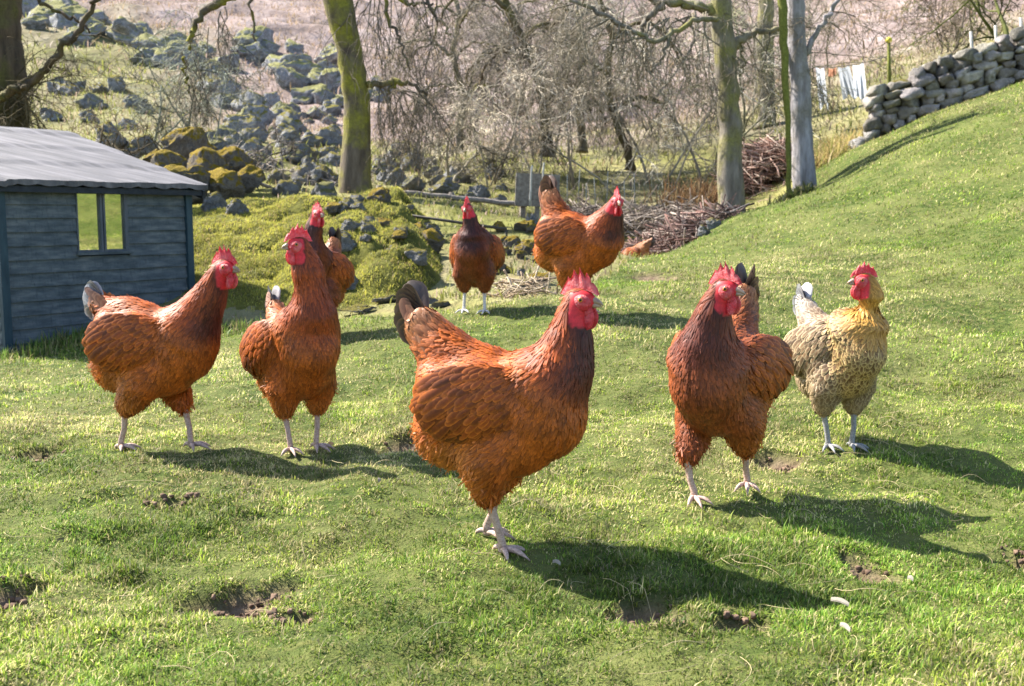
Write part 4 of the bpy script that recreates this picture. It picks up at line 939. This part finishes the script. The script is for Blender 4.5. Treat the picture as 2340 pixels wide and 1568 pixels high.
def make_hen(loc, heading, label, pose, pal=RED, seed=0, q=1.0, shank='pink', scale=1.0):
    hr = np.random.default_rng(seed); pal = dict(pal); pal.update(pose.get('pal', {}))
    root = empty('hen', loc, label, 'hen', 'hens on the lawn', R(heading)); root.scale = (scale,)*3
    g = lambda k, d: pose.get(k, d)
    tilt = R(g('tilt', 0)); piv = A([0, 0, .20]); Rt = roty(tilt)
    def bt(p): return piv + (A(p, float) - piv)@Rt.T          # body tilt about the hips
    # -- skeleton
    neck = [A(p) for p in g('neck', [(.075, 0, .285), (.115, 0, .335), (.127, 0, .385), (.131, 0, .416)])]
    nrad = g('nrad', [.080, .050, .033, .024])
    hy, hp = R(g('head_yaw', 0)), R(g('head_pitch', 0))
    hc = A(g('head', (.140, 0, .430))); RH = rotz(hy)@roty(hp)
    fat = g('fat', 1.0); te = R(g('tail_el', 48)); tb = bt((-.10, 0, .315)); tdir = A([-math.cos(te), 0, math.sin(te)]); ts = g('tail_size', 1.0)
    B = Buf()
    for c, r, a in [((.070, 0, .256), (.074, .073*fat, .088), 24), ((.026, 0, .212), (.088, .073*fat, .074), 28), ((-.025, 0, .262), (.118, .080*fat, .076), 0),
                    ((-.082, 0, .212), (.076, .078*fat, .070), 0), ((-.090, 0, .280), (.070, .058*fat, .056), -20)]:
        ball(B, bt(c), r, roty(R(a) + tilt), 32, 20)
    legs = g('legs', [((.012, .045, 0), 0, 0), ((-.005, -.045, 0), 0, 0)])
    hocks = []
    for k, sd in enumerate((1, -1)):
        foot = A(legs[k][0], float); hock = A(g('hock', [None, None])[k]) if g('hock', [None, None])[k] is not None else A([foot[0]*.55 - .012, sd*.042, .104])
        hocks.append(hock); hip = bt((.0, sd*.046, .17))
        ball(B, bt((-.004, sd*.046, .190)), (.056, .036, .064), None, 24, 16)
        tube(B, [hip, hip*.4 + hock*.6, hock, hock + A([0, 0, -.012])], [.042, .030, .018, .009], 14)
        w0 = bt((-.018, sd*(.079*fat), .270))
        ball(B, w0, (.092, .027, .060), rotz(sd*R(-13))@roty(tilt + R(12)), 28, 16)
    neck[0] = bt(neck[0]) if g('neck_follow', True) else neck[0]
    tube(B, neck + [hc], list(nrad) + [.021], 20)
    ball(B, hc, (.030, .0195, .0230), RH, 24, 16)
    tube(B, [bt((-.03, 0, .285)), bt((-.085, 0, .308)), tb + tdir*.050*ts, tb + tdir*.100*ts], [.064, .056, .040*ts, .024*ts], 20, flat=.70)
    body = remesh_body(B, .0060, 13)
    V, N, T = mesh_arrays(body); bvh = BVHTree.FromPolygons(V.tolist(), T.tolist())
    # -- where on the hen a point is
    nk = np.array(neck + [hc]); 
    def chain(p):
        best = np.full(len(p), 9.0); par = np.zeros(len(p)); dr = np.zeros((len(p), 3))
        for i in range(len(nk)-1):
            a, b = nk[i], nk[i+1]; ab = b-a; t = np.clip(((p-a)@ab)/(ab@ab), 0, 1)
            d = np.linalg.norm(p - a - t[:, None]*ab, axis=1); k = d < best
            best = np.where(k, d, best); par = np.where(k, (i+t)/(len(nk)-1), par); dr[k] = -unit(ab)
        return best, par, dr
    def regions(p, n):
        d, par, dr = chain(p); r = np.interp(par, np.linspace(0, 1, len(nrad)+1), list(nrad)+[.03])
        wn = sstep(.10, .30, par)*sstep(1.5, 1.15, d/r)                  # neck weight
        loc_ = (p - hc)@RH/.86
        front = sstep(-.014, -.004, loc_[:, 0])*sstep(.024, .016, loc_[:, 2])*sstep(.062, .045, np.linalg.norm(loc_, axis=1))
        back = (p - piv)@Rt + piv
        wt = sstep(.02, .06, (p - tb)@tdir)*sstep(.13, .09, np.linalg.norm(p - tb - tdir*.05, axis=1))
        wf = sstep(.235, .19, back[:, 2])*sstep(.045, -.02, back[:, 0])
        wb = sstep(.02, .07, back[:, 0])*(1-wn)
        ww = sstep(.070*fat, .085*fat, np.abs(back[:, 1]))*sstep(.20, .225, back[:, 2])*sstep(.33, .30, back[:, 2])*sstep(.085, .06, back[:, 0])
        return wn, front, wt, wf, wb, ww, dr, par, back
    wn, face, wt, wf, wb, ww, dr, par, bk = regions(V, N)
    lerp = lambda a, b, w: a*(1-w[:, None]) + b*w[:, None]
    def base_cols(wn, wf, wb, wt, p, par):
        a = np.repeat(pal['body0'][None], len(p), 0); b = np.repeat(pal['body1'][None], len(p), 0)
        a = lerp(a, pal['breast0'], wb); b = lerp(b, pal['breast1'], wb)
        a = lerp(a, pal['fluff0'], wf); b = lerp(b, pal['fluff1'], wf)
        a = lerp(a, pal['cov0'], wt); b = lerp(b, pal['cov1'], wt)
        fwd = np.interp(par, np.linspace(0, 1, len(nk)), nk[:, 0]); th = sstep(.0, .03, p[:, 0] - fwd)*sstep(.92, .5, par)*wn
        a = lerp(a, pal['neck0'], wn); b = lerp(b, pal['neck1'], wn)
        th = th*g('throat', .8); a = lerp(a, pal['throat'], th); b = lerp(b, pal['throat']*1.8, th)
        return a, b
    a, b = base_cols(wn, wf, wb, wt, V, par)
    col = np.where(face[:, None] > .5, A([.62, .028, .038]), a*.8)
    ca = body.color_attributes.new('Col', 'FLOAT_COLOR', 'POINT'); cc = np.ones((len(V), 4), np.float32); cc[:, :3] = col; ca.data.foreach_set('color', cc.ravel())
    body.name = 'body'; body.materials.clear(); body.materials.append(MAT_FEATHER)
    bo = bpy.data.objects.new('body', body); COL.objects.link(bo); bo.parent = root
    # -- plumage
    pb = Buf(); p, n = thin_points(V, N, T, int(70000*q), (.0072 if g('laced', False) else .0036)/q**.5, hr)
    wn, face, wt, wf, wb, ww, dr, par, bk = regions(p, n)
    k = (face < .25) & (ww < 2); p, n, wn, wt, wf, wb, dr, par = p[k], n[k], wn[k], wt[k], wf[k], wb[k], dr[k], par[k]
    fl = np.repeat((A([-1, 0, -.35])@Rt.T)[None], len(p), 0)
    fl = lerp(fl, (A([-.55, 0, -1.0])@Rt.T), wb); fl = lerp(fl, A([-.55, 0, -.85]), wf); fl = lerp(fl, tdir, wt)
    fl = lerp(fl, dr, wn); low = sstep(.15, .10, p[:, 2]); fl = lerp(fl, A([0, 0, -1.0]), low)
    fl = fl + hr.normal(0, .16, fl.shape)
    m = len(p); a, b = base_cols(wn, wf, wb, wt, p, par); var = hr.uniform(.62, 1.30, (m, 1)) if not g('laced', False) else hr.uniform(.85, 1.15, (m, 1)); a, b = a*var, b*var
    clump = (fbm(p[:, 0]*38 + p[:, 1]*21, p[:, 2]*38 + p[:, 1]*33, seed)-.5)[:, None]; clump = clump*(.4 if g('laced', False) else 1); a = a*(1+1.1*clump); b = b*(1+.9*clump)
    L = .022 + .008*wn + .006*wf + .010*wt; W = .0054 - .0014*wn - .0016*wf + .003*wt
    if g('laced', False): L = L*.95; W = .0135 - .0085*wn - .004*wf
    L = L*hr.uniform(.8, 1.25, m); W = W*hr.uniform(.8, 1.2, m)
    hd = sstep(.80, .97, par)*wn; L = L*(1-.55*hd); W = W*(1-.3*hd)
    lift = R(8)*(1-.45*wn)*(1 + hr.uniform(-.5, .9, m)) + R(16)*wf*hr.random(m)
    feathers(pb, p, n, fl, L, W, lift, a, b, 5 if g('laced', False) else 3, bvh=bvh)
    # loose down fringing the belly and thighs
    kf = (wf > .5) | (low > .3); idx = np.where(kf)[0]
    if len(idx):
        idx = hr.choice(idx, int(len(idx)*1.3)); mm = len(idx)
        feathers(pb, p[idx] + hr.normal(0, .004, (mm, 3)), n[idx] + hr.normal(0, .25, (mm, 3)), fl[idx] + hr.normal(0, .45, (mm, 3)), hr.uniform(.010, .021, mm),
                 hr.uniform(.0012, .0028, mm), R(24)*hr.random(mm), a[idx]*1.1, b[idx]*1.1)
    st = hr.choice(len(p), int(2600*min(q, 1.2))); mm = len(st)    # wispy barbs that soften the outline
    feathers(pb, p[st] + n[st]*.002, n[st] + hr.normal(0, .15, (mm, 3)), fl[st] + hr.normal(0, .3, (mm, 3)), hr.uniform(.010, .020, mm), hr.uniform(.0008, .0018, mm), R(20)*hr.random(mm), a[st]*1.1, b[st]*1.15)
    pb.build('plumage', MAT_FEATHER, root)
    # -- wings: rows of coverts, then long flight feathers over the flank
    for sd in (1, -1):
        wb_ = Buf(); w0 = bt((-.018, sd*.079*fat, .270)); RW = rotz(sd*R(-13))@roty(tilt + R(12)); out = A([0, sd, 0])@RW.T
        rows = [(-.58, .050, .015, 7), (-.44, .052, .015, 9), (-.28, .054, .015, 9), (-.12, .040, .013, 10), (.02, .032, .012, 11), (.16, .027, .011, 11), (.30, .024, .010, 11), (.44, .022, .010, 10), (.58, .020, .009, 9), (.72, .018, .009, 7)]
        for ri, (sx, LL, WW, cnt) in enumerate(rows):
            tz = np.linspace(-.82, .86, cnt) + hr.normal(0, .05, cnt); lim = np.sqrt(1 - min(.98, sx**2)); tz = tz*lim
            loc_ = np.c_[np.full(cnt, sx) + hr.normal(0, .05, cnt), np.zeros(cnt), tz]; yy = np.sqrt(np.clip(1 - loc_[:, 0]**2 - loc_[:, 2]**2, .02, 1))
            pt = w0 + np.c_[loc_[:, 0]*.094, sd*(yy*.027 + .003), loc_[:, 2]*.066]@RW.T
            nn = np.c_[loc_[:, 0]*.25, sd*np.ones(cnt), loc_[:, 2]*.35]@RW.T
            ff = np.c_[-np.ones(cnt), np.zeros(cnt), -.42 + .20*loc_[:, 2] + hr.normal(0, .09, cnt)]@RW.T
            v_ = hr.uniform(.55, 1.35, (cnt, 1)); dark = 1 - .34*(sx < -.05)
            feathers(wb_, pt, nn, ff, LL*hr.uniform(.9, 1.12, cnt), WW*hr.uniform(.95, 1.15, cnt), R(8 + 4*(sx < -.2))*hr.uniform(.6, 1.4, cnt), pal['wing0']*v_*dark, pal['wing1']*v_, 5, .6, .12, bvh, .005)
            # small feathers filling between the rows
            c2 = cnt*2; t2 = hr.uniform(-.9, .9, c2)*lim; l2 = np.c_[sx + hr.uniform(-.1, .1, c2), np.zeros(c2), t2]; y2 = np.sqrt(np.clip(1 - l2[:, 0]**2 - l2[:, 2]**2, .02, 1))
            pt = w0 + np.c_[l2[:, 0]*.094, sd*(y2*.027 + .002), l2[:, 2]*.066]@RW.T; nn = np.c_[l2[:, 0]*.25, sd*np.ones(c2), l2[:, 2]*.35]@RW.T
            ff = np.c_[-np.ones(c2), np.zeros(c2), -.3 + hr.normal(0, .12, c2)]@RW.T; v_ = hr.uniform(.7, 1.25, (c2, 1))
            feathers(wb_, pt, nn, ff, LL*.6, WW*.8, R(9), pal['wing0']*v_, pal['wing1']*v_, 5 if g('laced', False) else 3, bvh=bvh, up_=.0035)
        wb_.build('wing', MAT_FEATHER, root)
    # -- tail: a tent of broad feathers, covered at the root
    tb_ = Buf(); cnt = 14
    for sd in (1, -1):
        sp = np.linspace(-1, 1, cnt); an = te + R(8) + sp*R(g('tail_fan', 26)); f = np.c_[-np.cos(an), sd*.10 + 0*an, np.sin(an)]
        pt = tb + tdir*.055*ts + np.c_[-np.sin(te)*sp*.022, sd*(.010 + .010*(1-np.abs(sp))), -np.cos(te)*sp*.022*-1]*ts
        nn = np.c_[sp*.25, np.full(cnt, sd*1.0), .35*np.ones(cnt)]; v_ = hr.uniform(.7, 1.3, (cnt, 1))
        feathers(tb_, pt, nn, f, (.094 - .016*sp**2)*ts*hr.uniform(.95, 1.05, cnt), .042*ts, R(3), pal['tail0']*v_, pal['tail1']*v_, 5, .8, .2)
        c3 = 120; sp = hr.uniform(-1, 1, c3); an = te + sp*R(g('tail_fan', 26)*.9); f = np.c_[-np.cos(an), sd*.06 + 0*an, np.sin(an)]; al = hr.uniform(-.01, .066, c3)
        pt = tb + tdir*(al*ts)[:, None] + np.c_[-np.sin(te)*sp*.032, sd*(.034 - .20*al), np.cos(te)*sp*.032]*ts
        nn = np.c_[sp*.3, np.full(c3, sd*1.0), .5*np.ones(c3)]; v_ = hr.uniform(.7, 1.3, (c3, 1)); mixk = (al*7)[:, None].clip(0, .5)*g('tail_dark', .6)
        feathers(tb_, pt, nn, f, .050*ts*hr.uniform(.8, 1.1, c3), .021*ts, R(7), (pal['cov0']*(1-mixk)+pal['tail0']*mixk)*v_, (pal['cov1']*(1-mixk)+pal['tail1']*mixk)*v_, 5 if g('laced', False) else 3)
    tb_.build('tail', MAT_TAIL, root)
    # -- head furniture
    hs = .84
    def H(p): return hc + hs*A(p, float)@RH.T
    def hr_(r): return tuple(hs*v for v in r)
    cb = Buf(); nc, nr = 41, 5; sx = np.linspace(0, 1, nc); cs = g('comb', 1.0)
    peaks = A([.10, .27, .45, .62, .79]); hts = A([.55, .85, 1.0, .95, .75])
    spike = np.max(hts*np.clip(1 - np.abs(sx[:, None]-peaks)/.095, 0, 1)**.55, 1); env = np.sin(math.pi*np.clip(sx*.93+.05, 0, 1))**.6
    top = (.014*env + .022*spike*env**.4)*cs*1.15
    bx_ = .040 - .066*sx; bz_ = .012 + .014*np.sin(math.pi*np.clip(sx*.9+.05, 0, 1)) - .004
    vv = []; flop = g('comb_flop', 0.0)
    for sd in (1, -1):
        for r_ in range(nr):
            t = r_/(nr-1); th = .0048*(1-t)**.7 + .0009
            vv.append(np.c_[bx_ - .012*t*(.3+sx) + .002*np.sin(sx*40)*t, sd*th + flop*t*t*.02 + .0015*np.sin(sx*23+seed)*t, bz_ + top*t])
    vv = np.concatenate(vv); qq = []
    for sd in (0, 1):
        o0 = sd*nr*nc
        for r_ in range(nr-1):
            for c_ in range(nc-1): qq.append((o0+r_*nc+c_, o0+r_*nc+c_+1, o0+(r_+1)*nc+c_+1, o0+(r_+1)*nc+c_))
    for c_ in range(nc-1): qq.append(((nr-1)*nc+c_, (nr-1)*nc+c_+1, nr*nc+(nr-1)*nc+c_+1, nr*nc+(nr-1)*nc+c_))
    cb.add(H(vv), qq); cb.build('comb', MAT_SKIN, root)
    fc_ = Buf()
    for sd in (1, -1):
        ball(fc_, H((.007, sd*.0125, -.003)), hr_((.021, .0115, .018)), RH, 18, 12); ball(fc_, H((-.017, sd*.018, -.016)), hr_((.007, .0045, .013)), RH, 12, 8)
    fc_.build('face', MAT_SKIN, root)
    for sd in (1, -1):
        wl = Buf(); ball(wl, H((.021, sd*.0085, -.034)), hr_((.0130, .0046, .0200)), RH@roty(R(-14))@rotz(sd*R(8)), 18, 14); ball(wl, H((.020, sd*.008, -.018)), hr_((.011, .006, .012)), RH, 12, 8)
        wl.build('wattle', MAT_SKIN, root)
        ld = Buf(); ball(ld, H((.0113, sd*.0212, .0045)), hr_((.0082, .0036, .0074)), RH@roty(R(12)), 14, 10); ld.build('eyelid', MAT_SKIN, root)
        ey = Buf(); ball(ey, H((.0115, sd*.0228, .0045)), hr_((.0052, .0030, .0050)), RH, 14, 10); e_ = ey.build('eye', MAT_EYE, root)
        pu = Buf(); ball(pu, H((.0122, sd*.0252, .0047)), hr_((.0031, .0016, .0031)), RH, 10, 8); pu.build('pupil', MAT_PUPIL, e_)
    be = Buf(); tube(be, H([(.022, 0, .002), (.033, 0, .0015), (.042, 0, -.002), (.049, 0, -.007)]), hr_([.0092, .0066, .0036, .0006]), 12)
    tube(be, H([(.022, 0, -.006), (.034, 0, -.0065), (.045, 0, -.0085)]), hr_([.0075, .0055, .001]), 10); be.build('beak', MAT_BEAK, root)
    # -- legs and feet
    for k, sd in enumerate((1, -1)):
        lb = Buf(); (fx, fy, fz), fyaw, lift = legs[k]; ft = A([fx, fy, fz + .012]); hk = hocks[k] + A([0, 0, -.004])
        mid = hk*.5 + ft*.5 + A([.003, 0, 0])
        tube(lb, [hk + A([0, 0, .02]), hk, mid, ft + A([-.002, 0, .012]), ft], [.009, .0078, .0064, .0068, .0074], 12); ball(lb, ft, (.0085, .0075, .0075), None, 12, 8)
        for ang, ln in ((0, .056), (38, .046), (-40, .046), (176, .026)):
            aa = R(ang + fyaw) + hr.normal(0, .06); dv = A([math.cos(aa), math.sin(aa), 0]); lf = R(lift)
            s_ = np.linspace(0, 1, 7); zz = -.006*s_ + .006*np.sin(math.pi*s_) - ln*s_*math.sin(lf)*(1 if abs(ang) < 90 else -.5) - .002*s_**3
            tube(lb, ft + dv*(ln*s_)[:, None] + np.c_[np.zeros((7, 2)), zz], [.0062, .0054, .0048, .0046, .0040, .0024, .0007], 9)
        lb.build('leg', MAT_SHANK[shank], root)
    return root

GREYTAIL = dict(tail0=A([.12, .11, .12]), tail1=A([.40, .38, .38]))
DARKHEN = dict(body0=A([.12, .026, .008]), body1=A([.26, .066, .015]), breast0=A([.115, .024, .009]), breast1=A([.25, .065, .017]), fluff0=A([.20, .052, .013]), fluff1=A([.36, .11, .028]), neck0=A([.10, .02, .007]), neck1=A([.24, .055, .012]))
def place(xv, yv): p = ground_at(xv, yv); z = g1(p[0], p[1]); return A([p[0], p[1], z - .002])
# foremost hen, striding right
make_hen(place(1148, 1246), -28, 'russet hen striding right in the foreground centre with a dark rounded tail', dict(
    legs=[((-.056, .048, 0), 12, 0), ((.014, -.024, 0), -12, 0)], hock=[(-.034, .043, .102), None], tail_el=47, tail_size=1.05), seed=1, q=1.35, scale=1.03)
make_hen(place(366, 1034), -20, 'russet hen beside the coop facing right with a ragged pale grey tail', dict(
    legs=[((.058, .04, 0), 0, 0), ((-.080, -.035, 0), -8, -4)], hock=[(.040, .045, .098), (-.062, -.04, .105)],
    neck=[(.085, 0, .275), (.125, 0, .33), (.165, 0, .385), (.182, 0, .42)], head=(.194, 0, .43), tail_el=24, tail_size=.75, fat=1.02, pal=GREYTAIL, throat=.8), seed=2, scale=1.04)
make_hen(place(692, 1024), -58, 'tall russet hen standing upright with its head turned left and a pale tail', dict(
    tilt=16, legs=[((.01, .032, 0), 20, 0), ((.012, -.036, 0), -10, 0)], neck=[(.065, 0, .285), (.085, 0, .36), (.088, -.010, .45), (.084, -.022, .495)], nrad=[.084, .056, .038, .027],
    head=(.088, -.032, .510), head_yaw=-95, throat=.15, tail_el=50, tail_size=.9, pal=GREYTAIL), seed=3)
make_hen(at(727, 4.25), -104, 'dark russet hen peering over behind the tall upright hen', dict(
    tilt=16, fat=.86, neck=[(.07, 0, .29), (.09, .02, .36), (.09, .035, .42), (.085, .042, .455)], head=(.093, .050, .468), head_yaw=62, tail_el=62, tail_size=1.0, pal=dict(DARKHEN, tail1=A([.07, .04, .035]))), seed=4, q=.6, scale=1.08)
make_hen(at(1084, 4.3), -97, 'dark russet hen facing the camera at the far edge of the lawn', dict(
    tilt=20, fat=.98, neck=[(.065, 0, .285), (.085, .0, .345), (.085, -.004, .40), (.085, -.01, .425)], head=(.095, -.012, .437), head_yaw=-12, head_pitch=-12, tail_el=32, tail_size=.8, pal=DARKHEN), seed=5, q=.6, shank='pale', scale=.98)
make_hen(at(1318, 3.95), -36, 'large russet hen leaning forward with its dark tail held upright behind the foremost hen', dict(
    tilt=-6, neck=[(.085, 0, .275), (.125, -.01, .315), (.150, -.02, .35), (.158, -.024, .37)], nrad=[.084, .055, .036, .025], head=(.168, -.028, .382), head_yaw=-40, head_pitch=-8,
    tail_el=72, tail_size=1.05, fat=1.05, pal=dict(tail0=A([.05, .028, .026]), tail1=A([.16, .09, .06]))), seed=6, q=.7, scale=1.1)
make_hen(place(1640, 1135), -120, 'deep red hen walking towards the camera with its head turned right', dict(
    fat=.98, throat=.5, legs=[((-.075, .035, .006), 20, 0), ((.055, -.03, 0), 40, 0)], hock=[(-.04, .042, .10), (.05, -.045, .085)],
    neck=[(.075, 0, .285), (.10, .010, .335), (.108, .022, .385), (.108, .03, .412)], head=(.112, .042, .424), head_yaw=82, tail_el=62, tail_size=1.05,
    pal=dict(neck0=A([.12, .02, .008]), neck1=A([.30, .066, .014]), body0=A([.16, .034, .009]), body1=A([.31, .085, .018]), breast0=A([.17, .034, .009]), breast1=A([.31, .08, .018]), tail0=A([.05, .03, .03]))), seed=7, q=1.1, scale=1.03)
make_hen(place(1918, 1034), -73, 'gold laced buff hen with speckled breast and grey legs looking left', dict(
    laced=True, tilt=15, throat=.3, fat=.86, legs=[((.01, .03, 0), 10, 0), ((-.004, -.03, 0), -10, 0)], neck=[(.065, 0, .285), (.085, 0.012, .34), (.085, .012, .39), (.082, .006, .42)],
    nrad=[.078, .050, .034, .026], head=(.082, -.006, .432), head_yaw=-108, tail_el=52, tail_size=.95, comb=.85), pal=GOLD, seed=8, shank='grey', scale=.96)
p = at(1453, 8.7)
make_hen(A([p[0], p[1], p[2]-.02]), 150, 'distant pale russet hen mostly hidden beyond the crest of the slope', dict(
    tilt=-14, neck=[(.085, 0, .26), (.13, 0, .25), (.155, 0, .20), (.165, 0, .16)], neck_follow=True, head=(.172, 0, .14), head_pitch=-50, tail_el=30,
    pal=dict(body0=A([.35, .12, .03]), body1=A([.5, .2, .06]))), seed=9, q=.3, scale=.82)
